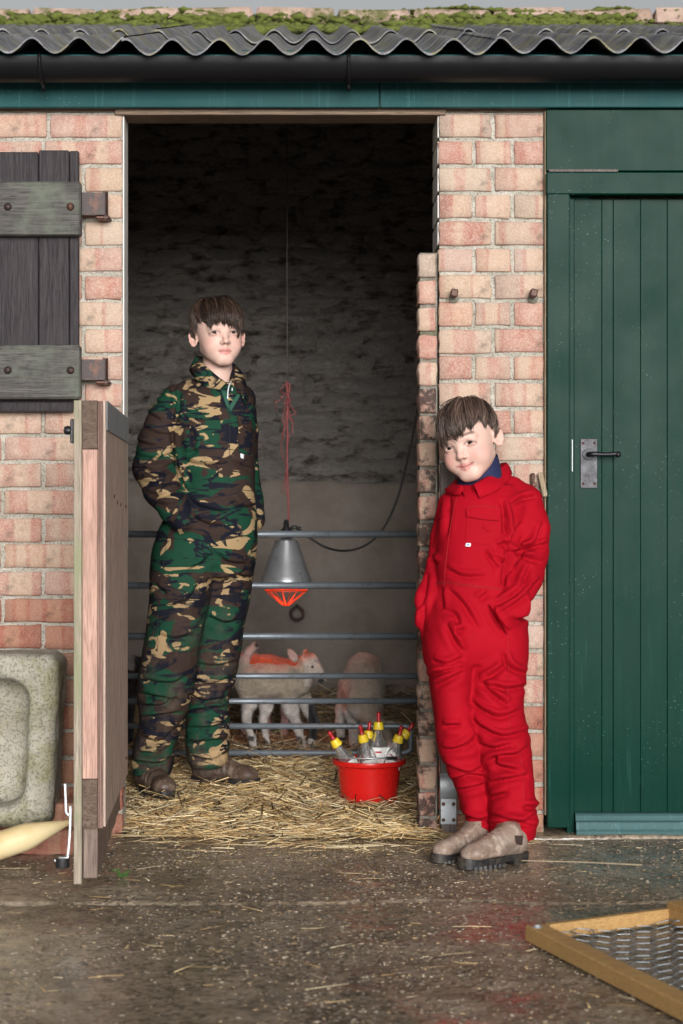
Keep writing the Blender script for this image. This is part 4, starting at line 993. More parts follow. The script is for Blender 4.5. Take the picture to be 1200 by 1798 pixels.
pts = smooth_path([((x - CX) * (dl - .1 * (x > 600)) / FOC, yl - .1 * (x > 600), LZ(y)) for x, y in ((520, 927), (545, 945), (575, 962), (610, 966), (645, 955), (675, 925), (700, 870), (720, 790), (732, 730), (745, 660))], 6)
MB().tube(pts, .0042, 8).mk('cable', M['blackrub'], cb, smooth=True)
rg = thing('iron_ring', (WX(522, 2.84), 2.84, WZ(1077, 2.84)), 'black iron tethering ring on the cement back wall', 'ring')
c = np.array([WX(522, 2.83), 2.835, WZ(1077, 2.83)]); rr_ = 11 * (8.15 / FOC)
MB().tube([c + np.array([rr_ * math.cos(t), -.012 * (1 + math.sin(t)) * -1 * 0, rr_ * math.sin(t)]) for t in np.linspace(0, 6.2832, 30)], .0062, 8, False).tube([c + [0, .04, rr_ + .006], c + [0, -.008, rr_ + .006], c + [0, -.01, rr_ - .004]], .006, 8).mk('ring', M['iron'], rg, smooth=True)

# ------------------------------------------------------------------ bucket and bottles
yb = .545; db = DIST + yb; sb = db / FOC
bx = WX(648, yb); bz0 = .005; bz1 = WZ(1332, yb)
bk = thing('feed_bucket', (bx, yb, bz0), 'red plastic bucket full of lamb feeding bottles on the straw', 'bucket')
R1, R0 = 57 * sb, 49 * sb
prof = [(0, bz0), (R0 - .004, bz0), (R0, bz0 + .004), (R1 - .002, bz1 - .022), (R1 + .003, bz1 - .021), (R1 + .004, bz1 - .018), (64 * sb, bz1 - .014), (65 * sb, bz1 - .009), (64.5 * sb, bz1 - .001), (63 * sb, bz1), (61 * sb, bz1 - .001), (59 * sb, bz1 - .006), (R1 - .004, bz1 - .02), (R0 - .004, bz0 + .006), (0, bz0 + .006)]
V, F = lathe(prof, 56); mk('bucket_body', V + [bx, yb, 0], F, M['bucket'], bk, smooth=True, auto=35)
hp = [(bx + 60 * sb * math.cos(t), yb - 60 * sb * math.sin(t) - 0.0, bz1 + .004 + .010 * math.sin(t)) for t in np.linspace(0, math.pi, 24)]
MB().tube(hp, .0026, 8).mk('wire_handle', M['bright'], bk, smooth=True)
hp2 = [h_ for h_ in hp if (CX + h_[0] * FOC / (DIST + h_[1])) > 672 and (CX + h_[0] * FOC / (DIST + h_[1])) < 700]
MB().tube(hp2 if len(hp2) > 1 else hp[5:8], .005, 8).mk('handle_grip', M['blackrub'], bk, smooth=True)
def bottle(px, py, lean, tilt, dy, lab, hh=1.0):
    """px,py = centre of the yellow cap"""
    c = P(px, py, db + dy); Rm = Euler((R(tilt), R(lean), 0)).to_matrix(); Mx = Matrix.Translation(Vector(c)) @ Rm.to_4x4()
    t = thing('feeding_bottle', c - np.array(Rm @ Vector((0, 0, .12))), lab, 'bottle', 'lamb feeding bottles in the bucket')
    k = .95
    pr = [(.0125, -.010), (.0128, -.016), (.0135, -.024), (.018, -.036), (.026, -.052), (.0285, -.066), (.0285, -.10), (.0275, -.105), (.0285, -.11), (.0285, -.140), (.025, -.146), (0, -.146)]
    m_ = MB().lathe([(a * k, z * k) for a, z in pr], 28, Mx); m_.mk('bottle_body', M['pet'], t, smooth=True, auto=45)
    MB().lathe([(a * k, z * k) for a, z in [(0, -.092), (.027, -.092), (.027, -.140), (.024, -.144), (0, -.144)]], 24, Mx).mk('milk_residue', M['milk'], t, smooth=True, auto=45)
    lb = MB(); V = []; n_ = 12
    for z in (-.068, -.104):
        for q in range(n_): th = -2.3 + 2.0 * q / (n_ - 1) + random.uniform(-.0, .0); V.append((.0292 * k * math.cos(th), .0292 * k * math.sin(th), z * k))
    lb.add(V, [[q, q + 1, n_ + q + 1, n_ + q] for q in range(n_ - 1)], Mx); lab_o = lb.mk('paper_label', M['paper'], t, smooth=True)
    st = MB(); V = []
    for z in (-.080, -.086):
        for q in range(5): th = -1.9 + .7 * q / 4; V.append((.0296 * k * math.cos(th), .0296 * k * math.sin(th), z * k))
    st.add(V, [[q, q + 1, 6 + q, 5 + q] for q in range(4)], Mx).mk('label_print', M['teat'], lab_o)
    V, F = lathe([(0, .0125), (.010, .0125), (.0135, .011), (.0155, -.001), (.0155, -.011), (.014, -.012), (0, -.012)], 32)
    a = np.arctan2(V[:, 1], V[:, 0]); rr2 = np.hypot(V[:, 0], V[:, 1]); g = 1 + .045 * np.sign(np.sin(a * 16 + .1)) * (rr2 > .0145); V[:, 0] *= g; V[:, 1] *= g
    MB().add(V, F, Mx).mk('cap', M['yellow'], t, smooth=True, auto=40)
    MB().lathe([(.0085, .012), (.0065, .016), (.0055, .024), (.0068, .033), (.0066, .038), (.0035, .0415), (0, .042)], 16, Mx).mk('teat', M['teat'], t, smooth=True)
bottle(590, 1304, -32, 6, -.035, 'feeding bottle at the far left of the bucket, leaning left')
bottle(638, 1296, -14, 8, -.03, 'feeding bottle in the middle front of the bucket with a short red teat')
bottle(647, 1290, 8, -8, .055, 'feeding bottle mostly hidden behind the middle one in the bucket')
bottle(665, 1274, 1, 0, .015, 'tallest feeding bottle standing upright above the others')
bottle(700, 1297, 14, 6, -.03, 'feeding bottle at the right front of the bucket')
bottle(712, 1289, 40, -6, .03, 'feeding bottle at the far right of the bucket, teat pointing up right')

# ------------------------------------------------------------------ straw
def straws(n, xs, ys, zf, ln, rad, cols, tilt=.16, dens=None, keep_z=.003):
    x = RNG.uniform(*xs, n); y = RNG.uniform(*ys, n)
    if dens is not None: k = RNG.random(n) < dens(x, y); x, y = x[k], y[k]; n = len(x)
    L_ = ln[0] + (ln[1] - ln[0]) * RNG.random(n) ** 1.6; a = RNG.normal(0, .75, n) + (RNG.random(n) < .25) * RNG.uniform(0, 3.14, n); el = RNG.normal(0, tilt, n)
    r_ = RNG.uniform(*rad, n); z = zf(x, y) * RNG.random(n) ** .6 + r_ + keep_z
    d = np.stack([np.cos(a) * np.cos(el), np.sin(a) * np.cos(el), np.sin(el)], 1); s_ = np.stack([-np.sin(a), np.cos(a), 0 * a], 1); u = np.cross(d, s_)
    c = np.stack([x, y, z], 1); bend = RNG.normal(0, .09, n) * L_
    V = np.empty((n, 3, 4, 3))
    for i, t in enumerate((-.5, RNG.uniform(-.15, .15, n), .5)):
        t = np.broadcast_to(t, (n,)); p = c + d * (t * L_)[:, None] + s_ * (bend * (1 - 4 * t * t))[:, None]
        for k, (p1, p2) in enumerate(((1, 0), (0, .45), (-1, 0), (0, -.45))): V[:, i, k] = p + s_ * (p1 * r_)[:, None] + u * (p2 * r_)[:, None]
    V[..., 2] = np.maximum(V[..., 2], keep_z)
    q = []
    for i in (0, 1):
        for k in range(4): q.append([i * 4 + k, i * 4 + (k + 1) % 4, i * 4 + 4 + (k + 1) % 4, i * 4 + 4 + k])
    q += [[3, 2, 1, 0], [8, 9, 10, 11]]
    F = (np.array(q)[None] + (np.arange(n) * 12)[:, None, None]).reshape(-1, 4)
    C = np.array(cols)[RNG.integers(0, len(cols), n)] * RNG.uniform(.65, 1.2, (n, 1)); C = np.repeat(C, 12, 0)
    return V.reshape(-1, 3), F, C
GOLD = [(.76, .54, .26), (.86, .68, .38), (.58, .38, .16), (.90, .76, .50), (.36, .22, .10), (.74, .58, .34)]
DULL = [(.30, .22, .13), (.22, .15, .09), (.38, .29, .17), (.14, .10, .06)]
def bed(x, y): return .008 + .018 * np.clip(fbm(np.stack([x * 4, y * 4, x * 0], 1), 2, 31) + .5, 0, 1) + .02 * np.clip(y - .9, 0, .5)
def densf(x, y):
    e = -.15 + .13 * fbm(np.stack([x * 3, y * 2, x * 0], 1), 3, 8) + .10 * np.clip(-.3 - x, 0, .3)
    return np.clip((y - e) / .24, 0, 1) ** 1.4
V, F, C = straws(16500, (-.72, .40), (-.32, 1.36), bed, (.05, .26), (.0013, .0031), GOLD + [(.25, .17, .09)], dens=lambda x, y: densf(x, y) * np.where(x < xL + .02, (y > .12), 1))
o = mk('straw_bedding', V, F, M['straw'], col=C, kind='stuff')
V, F, C = straws(9000, (-1.3, 1.0), (1.36, 2.84), lambda x, y: .01 + .03 * RNG.random(len(x)) + .14 * np.clip((y - 2.35) / .5, 0, 1), (.06, .26), (.0012, .0028), DULL + GOLD[2:5], tilt=.25)
o = mk('pen_straw', V, F, M['straw'], col=C, kind='stuff')
V, F, C = straws(1500, (-.9, 1.15), (-1.9, .0), lambda x, y: x * 0 + .002, (.012, .10), (.0007, .0017), GOLD, tilt=.01, dens=lambda x, y: np.clip(.10 + np.exp(-((y + .12) / .16) ** 2) * np.exp(-((x - .02) / .5) ** 2), 0, 1), keep_z=.006)
o = mk('scattered_straw', V, F, M['straw'], col=C, kind='stuff')
V, F, C = straws(1500, (-.55, .75), (-.42, .02), lambda x, y: x * 0 + .006, (.04, .20), (.0010, .0022), GOLD, tilt=.03, dens=lambda x, y: np.exp(-((y + .06) / .15) ** 2) * np.exp(-((x + .0) / .42) ** 4) * np.clip(.6 + 1.2 * fbm(np.stack([x * 6, y * 8, x * 0], 1), 2, 12), .1, 1), keep_z=.008)
o = mk('spilled_straw', V, F, M['straw'], col=C, kind='stuff')
t = thing('straw_stalk', (WX(1010, -.5), -.5, .01), 'long single straw lying on the concrete beside the tan boots', 'straw')
a, b = P(915, 1517, 4.86), P(1128, 1530, 4.80); a[2] = b[2] = .012
MB().tube(smooth_path([a, (a + b) / 2 + [0, .004, .001], b], 5), .0022, 6).mk('stalk', M['strip_wood'], t, smooth=True)
# small grass tuft at the joint
t = thing('grass_tuft', (WX(215, -.6), -.6, .0), 'tiny green grass tuft growing in the yard joint by the lower door', 'grass tuft')
m = MB(); g0 = P(215, 1580, 4.70)
for k in range(12):
    a = random.uniform(0, 6.28); l = random.uniform(.012, .032); m.tube(smooth_path([(g0[0] + random.gauss(0, .008), g0[1], .0), (g0[0] + math.cos(a) * l * .5, g0[1] + math.sin(a) * l * .3, l * .5), (g0[0] + math.cos(a) * l, g0[1] + math.sin(a) * l * .5, l * .7)], 3), [.0012] * 6 + [.0003], 4)
m.mk('blades', m_flat('grass_green', (.04, .12, .02), .6), t)

# ------------------------------------------------------------------ wooden frame with wire netting, lower right
wf = thing('netting_frame', (.9, -1.5, 0), 'wooden frame with hexagonal wire netting lying on the yard', 'netting frame')
def gp(px, py, z):   # point on height z
    d_ = FOC * (CAMZ - z) / (py - CY); return np.array([(px - CX) * d_ / FOC, d_ - DIST, z])
zf_ = .040; A = gp(922, 1624, zf_); B = gp(1400, 1862, zf_); Cc = gp(1200, 1588, zf_)
def beam(a, b, w_, z0, z1, mat, nm='timber', bev=.003, side=1):
    a = np.array(a, float); b = np.array(b, float); d = (b - a); l = np.linalg.norm(d[:2]); d /= l; s = np.array([-d[1], d[0], 0]) * side
    V, F = bevbox(0, l, 0, w_, z0, z1, bev); V = V + RNG.normal(0, .0004, V.shape)
    W_ = np.stack([a[0] + d[0] * V[:, 0] + s[0] * V[:, 1], a[1] + d[1] * V[:, 0] + s[1] * V[:, 1], V[:, 2]], 1)
    if side < 0: F = [f_[::-1] for f_ in F]
    return mk(nm, W_, F, mat, wf)
zf0 = .006
beam(A, B, .045, zf0, zf_, M['raw_wood'], side=1)
d1 = (B - A) / np.linalg.norm(B - A); Bx = A + d1 * .048 
beam(A + d1 * .0 + (Cc - A) / np.linalg.norm(Cc - A) * .05, A + (Cc - A) * 2.2, .022, zf0 + .001, zf_ - .001, M['raw_wood'], side=-1)
C1 = A + (Cc - A) * .98; beam(C1 + d1 * .02, C1 + d1 * 1.3, .045, zf0 + .002, zf_ + .016, M['raw_wood'], side=-1)
MB().lathe([(0, .006), (.006, .005), (.0075, .002), (.012, .001), (.012, 0)], 14, Mloc(A + d1 * .035 + np.array([.012, .012, 0]))).mk('bolt_head', M['bright'], wf, smooth=True, auto=40)
e2 = (Cc - A) / np.linalg.norm(Cc - A); m = MB(); Lc = np.linalg.norm(Cc - A) * .97; hs_ = .046; done = set()
def hexpt(i, j, k):
    cx_ = (i + .5 * (j % 2)) * hs_ * 1.15; cy_ = j * hs_ * .95; t = math.pi / 2 + k * math.pi / 3; return (round(cx_ + hs_ * .66 * math.cos(t), 4), round(cy_ + hs_ * .62 * math.sin(t), 4))
for i in range(0, 12):
    for j in range(0, 25):
        for k in range(6):
            p0, p1 = hexpt(i, j, k), hexpt(i, j, (k + 1) % 6); key = tuple(sorted((p0, p1)))
            if key in done: continue
            done.add(key)
            q = []
            for u, v_ in (p0, p1):
                u2, v2 = u + .02, v_ + .05
                if u2 > Lc - .01 or v2 > 1.05 or u2 < .03: break
                w3 = A + e2 * u2 + d1 * v2; zz2 = .016 + .008 * math.sin(u2 * 17 + v2 * 9) + .004 * math.sin(v2 * 31 + u2 * 50); q.append((w3[0], w3[1], max(.012, zz2)))
            if len(q) == 2: m.tube(q, .0011 if k not in (1, 4) else .0017, 4, False)
m.mk('wire_netting', M['netwire'], wf, smooth=True, kind='stuff')
# ------------------------------------------------------------------ people
def to_px(V):
    d = V[:, 1] + DIST; return np.stack([CX + V[:, 0] * FOC / d, CY - (V[:, 2] - CAMZ) * FOC / d], 1), d / FOC
def crop(ox, oy, s, L): return [[(ox + x / s, oy + y / s) for x, y in l] for l in L]
def folds_disp(V, N, folds, amp0, w0):
    px, mpp = to_px(V); D = np.zeros(len(V)); face = np.clip((.35 - N[:, 1]) / .5, 0, 1)
    for f_ in folds:
        pts = np.array(f_[0]); A, w_ = amp0 * f_[1], w0 * f_[2]
        if len(pts) > 2: pts = smooth_path(pts, 4)
        lo, hi = pts.min(0) - 30, pts.max(0) + 30; m = np.where((px[:, 0] > lo[0]) & (px[:, 0] < hi[0]) & (px[:, 1] > lo[1]) & (px[:, 1] < hi[1]))[0]
        if len(m) == 0: continue
        q = px[m]; best = np.full(len(m), 1e9); sg = np.zeros(len(m)); tt = np.zeros(len(m)); cum = 0
        seg = np.diff(pts, axis=0); ln = np.linalg.norm(seg, axis=1); tot = ln.sum()
        for i in range(len(seg)):
            r_ = q - pts[i]; t = np.clip((r_ @ seg[i]) / (ln[i] ** 2 + 1e-9), 0, 1); dd = r_ - t[:, None] * seg[i]; dist = np.linalg.norm(dd, axis=1)
            b = dist < best; best = np.where(b, dist, best); sg = np.where(b, np.sign(seg[i][0] * dd[:, 1] - seg[i][1] * dd[:, 0]), sg); tt = np.where(b, (cum + t * ln[i]) / tot, tt); cum += ln[i]
        s = best * mpp[m] * sg * np.sign(seg.sum(0)[0] + 1e-6)     # positive = below the line for lines drawn left to right
        tap = np.sqrt(np.clip(np.sin(np.pi * np.clip(tt, 0.001, .999)), 0, 1)) * np.exp(-np.clip(best * mpp[m] / (3 * w_), 0, 9) ** 4)
        h = A * tap * (-1.25 * np.exp(-np.abs(s) / (.42 * w_)) + .95 * np.exp(-((s + 1.05 * w_) / (.75 * w_)) ** 2) + .35 * np.exp(-((s - 1.4 * w_) / (.9 * w_)) ** 2))
        D[m] += h * face[m]
    return D
def lp(rows, dep, grow=0):
    """rows of (py, xl, xr, y, ry) in photo pixels and metres -> loft rows"""
    out = []
    for py, xl, xr, y, ry in rows:
        d = DIST + y; out.append((CAMZ - (py - CY) * d / FOC, ((xl + xr) / 2 - CX) * d / FOC, y, (xr - xl) / 2 * d / FOC, ry))
    return out
def pc(pts):   # (px,py,y,rpx) chain
    return [P(a, b, DIST + y) for a, b, y, r_ in pts], [r_ * (DIST + y) / FOC for a, b, y, r_ in pts]
def garment(fields, h, folds, amp, wd, name, mat, parent, seed, ends=()):
    f_, grow = fields; V, F = f_.mesh(); V = relax(V, F, 4, .5); N = vnormals(V, F)
    N = relax(N, F, 2, .5)
    q = V * [7, 7, 15]; g = fbm(q + fbm(V * 5, 2, seed)[:, None] * 1.2, 3, seed); rid = 1 - np.abs(g) * 2.6
    px, _ = to_px(V); wgt = amp_map(px, ends)
    D = (.0021 * rid * wgt) + folds_disp(V, N, folds, amp, wd)
    q2 = V * [22, 22, 30]; D += .0009 * fbm(q2, 2, seed + 3)
    V2 = V + N * D[:, None]
    V2 = relax(V2, F, 1, .1)
    o = mk(name, V2, F, mat, parent, smooth=True); return o, V2, F
def amp_map(px, ends):
    w_ = np.full(len(px), .55)
    for cx_, cy_, r_, a in ends: w_ += a * np.exp(-(((px[:, 0] - cx_) ** 2 + (px[:, 1] - cy_) ** 2) / r_ ** 2))
    return w_
class Drop:
    """projects photo points on to a surface along the view rays"""
    def __init__(s, V, F): s.t = BVHTree.FromPolygons([tuple(v) for v in V], [tuple(f) for f in F.tolist()]); s.c = Vector((0, -DIST, CAMZ))
    def __call__(s, px, py, off=.003):
        d = Vector(P(px, py, 5.0)) - s.c; d.normalize(); h = s.t.ray_cast(s.c, d)
        if h[0] is None: h = s.t.find_nearest(s.c + d * s.last)
        else: s.last = (h[0] - s.c).length
        return np.array(h[0] - d * off + h[1] * 0)
    last = 5.2
def patch(drop, quad, nm, mat, parent, off=.004, th=.003, nu=9, nv=7, tip=0):
    """quad TL,TR,BR,BL in px; closed patch with thickness lying on the cloth"""
    TL, TR, BR, BL = [np.array(q, float) for q in quad]; V = []; W_ = []
    for j in range(nv):
        for i in range(nu):
            u, v_ = i / (nu - 1), j / (nv - 1); p = (TL * (1 - u) + TR * u) * (1 - v_) + (BL * (1 - u) + BR * u) * v_
            if tip: p = p + (BL - TL) * v_ * tip * (1 - abs(2 * u - 1))
            V.append(drop(p[0], p[1], off)); 
    V = np.array(V); G = V.reshape(nv, nu, 3)
    Gs = G.copy(); Gs[1:-1, 1:-1] = (G[:-2, 1:-1] + G[2:, 1:-1] + G[1:-1, :-2] + G[1:-1, 2:]) / 4; V = Gs.reshape(-1, 3)
    c = V - np.array([0, -DIST, CAMZ]); c /= np.linalg.norm(c, axis=1)[:, None]; Bk = V + c * (th + off); n = nu * nv; F = []
    for j in range(nv - 1):
        for i in range(nu - 1): a = j * nu + i; F.append([a, a + 1, a + nu + 1, a + nu][::-1]); F.append([n + q for q in (a, a + 1, a + nu + 1, a + nu)])
    ring = list(range(nu)) + [j * nu + nu - 1 for j in range(1, nv)] + [(nv - 1) * nu + i for i in range(nu - 2, -1, -1)] + [j * nu for j in range(nv - 2, 0, -1)]
    for i in range(len(ring)): a, b = ring[i], ring[(i + 1) % len(ring)]; F.append([a, b, n + b, n + a])
    return mk(nm, np.concatenate([V, Bk]), F, mat, parent, smooth=True, auto=50)
def seam(drop, lines, nm, mat, parent, r_=.0009, off=.0002):
    m = MB()
    for l in lines:
        l = np.array(l, float); q = smooth_path(l, 8) if len(l) > 2 else np.linspace(l[0], l[1], 12)
        m.tube([drop(a, b, off) for a, b in q], r_, 5)
    return m.mk(nm, mat, parent, smooth=True)
def wing(drop, rows, mat, parent):
    """half a collar: rows of (inner foot, fold, outer edge) as photo points with depth, from the back to the front tip"""
    G = np.array([[P(a, b, DIST + y) for a, b, y in r_] for r_ in rows])          # n,3,3
    L_ = [smooth_path(G[:, k], 5) for k in range(3)]; n_ = len(L_[0]); V = []; cam_ = np.array([0, -DIST, CAMZ])
    for i in range(n_):
        a, b, c = L_[0][i], L_[1][i], L_[2][i]; b = b + (b - a) / np.linalg.norm(b - a) * .002; row = [a, (a + b) / 2, b]
        out_ = np.array([0, -.004, .002]); row += [b + (c - b) * .15 + out_, b + (c - b) * .55 + out_ * 1.2, c]
        for q in range(3, 6):
            w_ = row[q]; d = w_ - cam_; l_ = np.linalg.norm(d); h_ = drop.t.ray_cast(drop.c, Vector(d / l_))
            if h_[0] is not None and (h_[0] - drop.c).length < l_ + .006: row[q] = cam_ + d / l_ * ((h_[0] - drop.c).length - .006)
        V += row
    F = [[i * 6 + k, i * 6 + k + 1, (i + 1) * 6 + k + 1, (i + 1) * 6 + k] for i in range(n_ - 1) for k in range(5)]
    o = mk('collar', np.array(V), F, mat, parent, smooth=True); md = o.modifiers.new('thick', 'SOLIDIFY'); md.thickness = .003; md.offset = 0
    return o
# ------------------------------------------------------------------ heads
def head_mesh(p, h=.0021):
    f_ = Field((-.105, -.125, -.20), (.105, .115, .13), h)
    wj, ck = p.get('jaw', 1.0), p.get('cheek', 1.0)
    f_.ell((0, .010, .030), (.0725, .087, .074), 0)
    f_.ell((0, -.022, -.010), (.066, .062, .075), .02)
    f_.ell((0, -.026, -.040), (.051 * wj, .052, .056), .02)
    f_.ell((0, -.060, -.082), (.024 * wj, .021, .017), .022)
    for s in (-1, 1):
        f_.ell((s * .036 * wj, -.048, -.040), (.024 * ck, .028 * ck, .028 * ck), .02)
        f_.cone((s * .046 * wj, -.008, -.047), (s * .013, -.062, -.085), .014, .013, .02)
        f_.cone((s * .011, -.078, .014), (s * .040, -.067, .013), .011, .009, .012)
        f_.ell((s * .032, -.090, -.002), (.016, .011, .0105), .009, 2)
        f_.ell((s * .031, -.0695, -.002), (.0175, .0155, .0135), .003)       # lids
        f_.cone((s * .009, -.076, .006), (s * .008, -.081, -.010), .006, .006, .008)
    f_.cone((0, -.0795, .006), (0, -.0925, -.026), .0065, .0085, .009)
    f_.ell((0, -.0945, -.031), (.0095, .0085, .0075), .005)
    for s in (-1, 1):
        f_.ell((s * .0105, -.0845, -.0335), (.0068, .0085, .0062), .004); f_.ell((s * .0062, -.0920, -.040), (.0034, .0042, .0028), .0015, 2)
    f_.cone((0, -.078, -.045), (0, -.0745, -.052), .009, .008, .008)
    sm = p.get('smile', 0.0); mx, my, mz = .0225 + .003 * sm, -.066, -.0585 + .006 * sm; sk = p.get('skew', 0)
    up = [(-mx, my, mz - sk), (-.011, -.0768, -.0560), (-.004, -.0805, -.0545), (0, -.0802, -.0556), (.004, -.0805, -.0545), (.011, -.0768, -.0560), (mx, my, mz + sk)]
    f_.chain(up, [.0018, .0034, .0037, .0034, .0037, .0034, .0018], .004)
    lo_ = [(-mx * .85, my - .001, mz - .002 - sk), (-.010, -.0765, -.0648), (0, -.0795, -.0662), (.010, -.0765, -.0648), (mx * .85, my - .001, mz - .002 + sk)]
    f_.chain(lo_, [.0018, .0036, .0044, .0036, .0018], .004)
    f_.chain([(-mx - .001, my - .003, mz - sk), (-.011, -.0812, -.0602), (0, -.0850, -.0607), (.011, -.0812, -.0602), (mx + .001, my - .003, mz + sk)], [.0012, .0016, .0016, .0016, .0012], .0015, 2)
    # eye openings
    sq = p.get('squint', 0)
    for s in (-1, 1):
        f_.chain([(s * .0185, -.088, -.0045), (s * .026, -.090, -.0015), (s * .034, -.089, -.0008), (s * .0435, -.083, -.0022)], [.0013, .0046 - sq, .0048 - sq, .0013], .001, 2, (1, 3.0, 1))
        # crease above the lid
        f_.chain([(s * .019, -.090, .0055), (s * .031, -.0905, .0098), (s * .045, -.082, .0062)], [.001, .0016, .001], .002, 2)
    # ears
    for s in (-1, 1):
        e = np.array(Matrix.Rotation(R(s * -30), 3, 'Z') @ Matrix.Rotation(R(8), 3, 'X')); c = np.array((s * .0765, .008, -.010)); k = p.get('ear', 1.0)
        f_.ell(c, (.0060, .0180 * k, .029 * k), .006, 1, e)
        eo = lambda a, b, c_: c + e @ np.array([s * a, b, c_])
        f_.chain([eo(.004, -.012 * k, .012 * k), eo(.006, -.004 * k, .026 * k), eo(.006, .010 * k, .025 * k), eo(.006, .017 * k, .008 * k), eo(.005, .012 * k, -.012 * k), eo(.003, .001, -.022 * k)], [.003, .0034, .0036, .0036, .0036, .0055], .003)
        f_.ell(eo(.0085, .001, .003), (.0062, .0125 * k, .0185 * k), .002, 2, e)
        f_.chain([eo(.003, .008 * k, .014 * k), eo(.0045, .009 * k, -.002 * k), eo(.003, .004, -.012 * k)], [.002, .0026, .002], .002)
        f_.ell(eo(.004, -.004, -.004), (.005, .0055, .007), .002, 2, e)
    f_.cone((0, .020, -.045), (p.get('nx', 0), .030, -.185), .050 * p.get('neck', 1), .050 * p.get('neck', 1), .016)
    V, F = f_.mesh(); V = relax(V, F, 1, .4)
    # colour
    C = np.tile(np.array([.60, .405, .34]), (len(V), 1)); x, y, z = V.T
    def bl(cx_, cy_, cz_, rx, ry, rz): return np.exp(-(((x - cx_) / rx) ** 2 + ((y - cy_) / ry) ** 2 + ((z - cz_) / rz) ** 2))
    def mixc(w_, c): nonlocal C; C = C * (1 - w_[:, None]) + np.array(c) * w_[:, None]
    bs = p.get('blush', .5)
    for s in (-1, 1): mixc(.35 * bl(s * .029, -.075, .009, .017, .03, .009), (.40, .24, .20))  # eye socket shading put into the colour, with the browner skin there
    for s in (-1, 1): mixc(bs * bl(s * .043, -.06, -.032, .020, .04, .018), (.62, .22, .20)); mixc(.6 * bl(s * .083, .01, -.005, .012, .025, .035), (.66, .30, .25)); mixc(.35 * bl(s * .031, -.08, -.010, .018, .02, .006), (.46, .25, .22))
    mixc(.35 * bl(0, -.10, -.032, .012, .02, .012), (.66, .30, .25))
    fr_ = np.clip((-.058 - y) / .004, 0, 1)
    zu = -.0535 + (np.abs(x) / mx) ** 2 * (mz + .0535) ; zl = -.0695 + (np.abs(x) / mx) ** 2 * (mz + .0695)
    lip = np.clip((mx + .001 - np.abs(x)) / .003, 0, 1) * np.clip((zu + .004 + sk * x / mx - z) / .0018, 0, 1) * np.clip((z - (zl - .003) - sk * x / mx) / .0018, 0, 1) * fr_
    mixc(.85 * lip, (.56, .16, .16))
    cen = np.exp(-((z - (-.0602 + (np.abs(x) / mx) ** 2 * (mz + .0602) + sk * x / mx)) / .0017) ** 2) * fr_ * (np.abs(x) < mx + .002); mixc(.9 * cen, (.17, .05, .05))
    for s in (-1, 1):
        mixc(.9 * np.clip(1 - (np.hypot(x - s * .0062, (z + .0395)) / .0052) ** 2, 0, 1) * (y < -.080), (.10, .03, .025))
        u = (x * s - .031) / .0135; zt_ = -.0008 + .0052 * (1 - u * u) - .001 * u; mixc(.92 * np.exp(-((z - zt_) / .0026) ** 2) * (np.abs(u) < 1.25) * (y < -.06), (.035, .018, .014))
        zb_ = -.0030 - .0042 * (1 - u * u); mixc(.6 * np.exp(-((z - zb_) / .0013) ** 2) * (np.abs(u) < 1) * (y < -.06), (.20, .09, .08))
        ub = (x * s - .031) / .017; zbw = .0205 + .003 * (1 - ub * ub) + .001 * ub; mixc(p.get('brow', .8) * np.exp(-((z - zbw) / .0036) ** 4) * np.clip((1.1 - np.abs(ub)) * 4, 0, 1) * (y < -.05), (.075, .042, .030))
    return V, F, C
def eyeball(s, gaze=(0, 0)):
    V, F = lathe([(.0118 * math.cos(t), .0118 * math.sin(t)) for t in np.linspace(math.pi / 2, -math.pi / 2, 33)], 48)
    V = V[:, [0, 2, 1]] * [1, -1, 1]   # pole on the -y axis
    F = [f_[::-1] for f_ in F]
    r_ = np.hypot(V[:, 0], V[:, 2]); C = np.tile([.52, .48, .46], (len(V), 1)); ir = (r_ < .0072) & (V[:, 1] < 0)
    C[ir] = (.018, .011, .008); C[(r_ < .0034) & (V[:, 1] < 0)] = (.003, .003, .003); V[ir, 1] -= .0006
    g = np.array(Matrix.Rotation(R(gaze[0]), 3, 'Z') @ Matrix.Rotation(R(-gaze[1]), 3, 'X')); V = V @ g.T
    return V + [s * .031, -.0705, -.0022], F, C
def phc0(ph): return (ph + math.pi) % (2 * math.pi) - math.pi
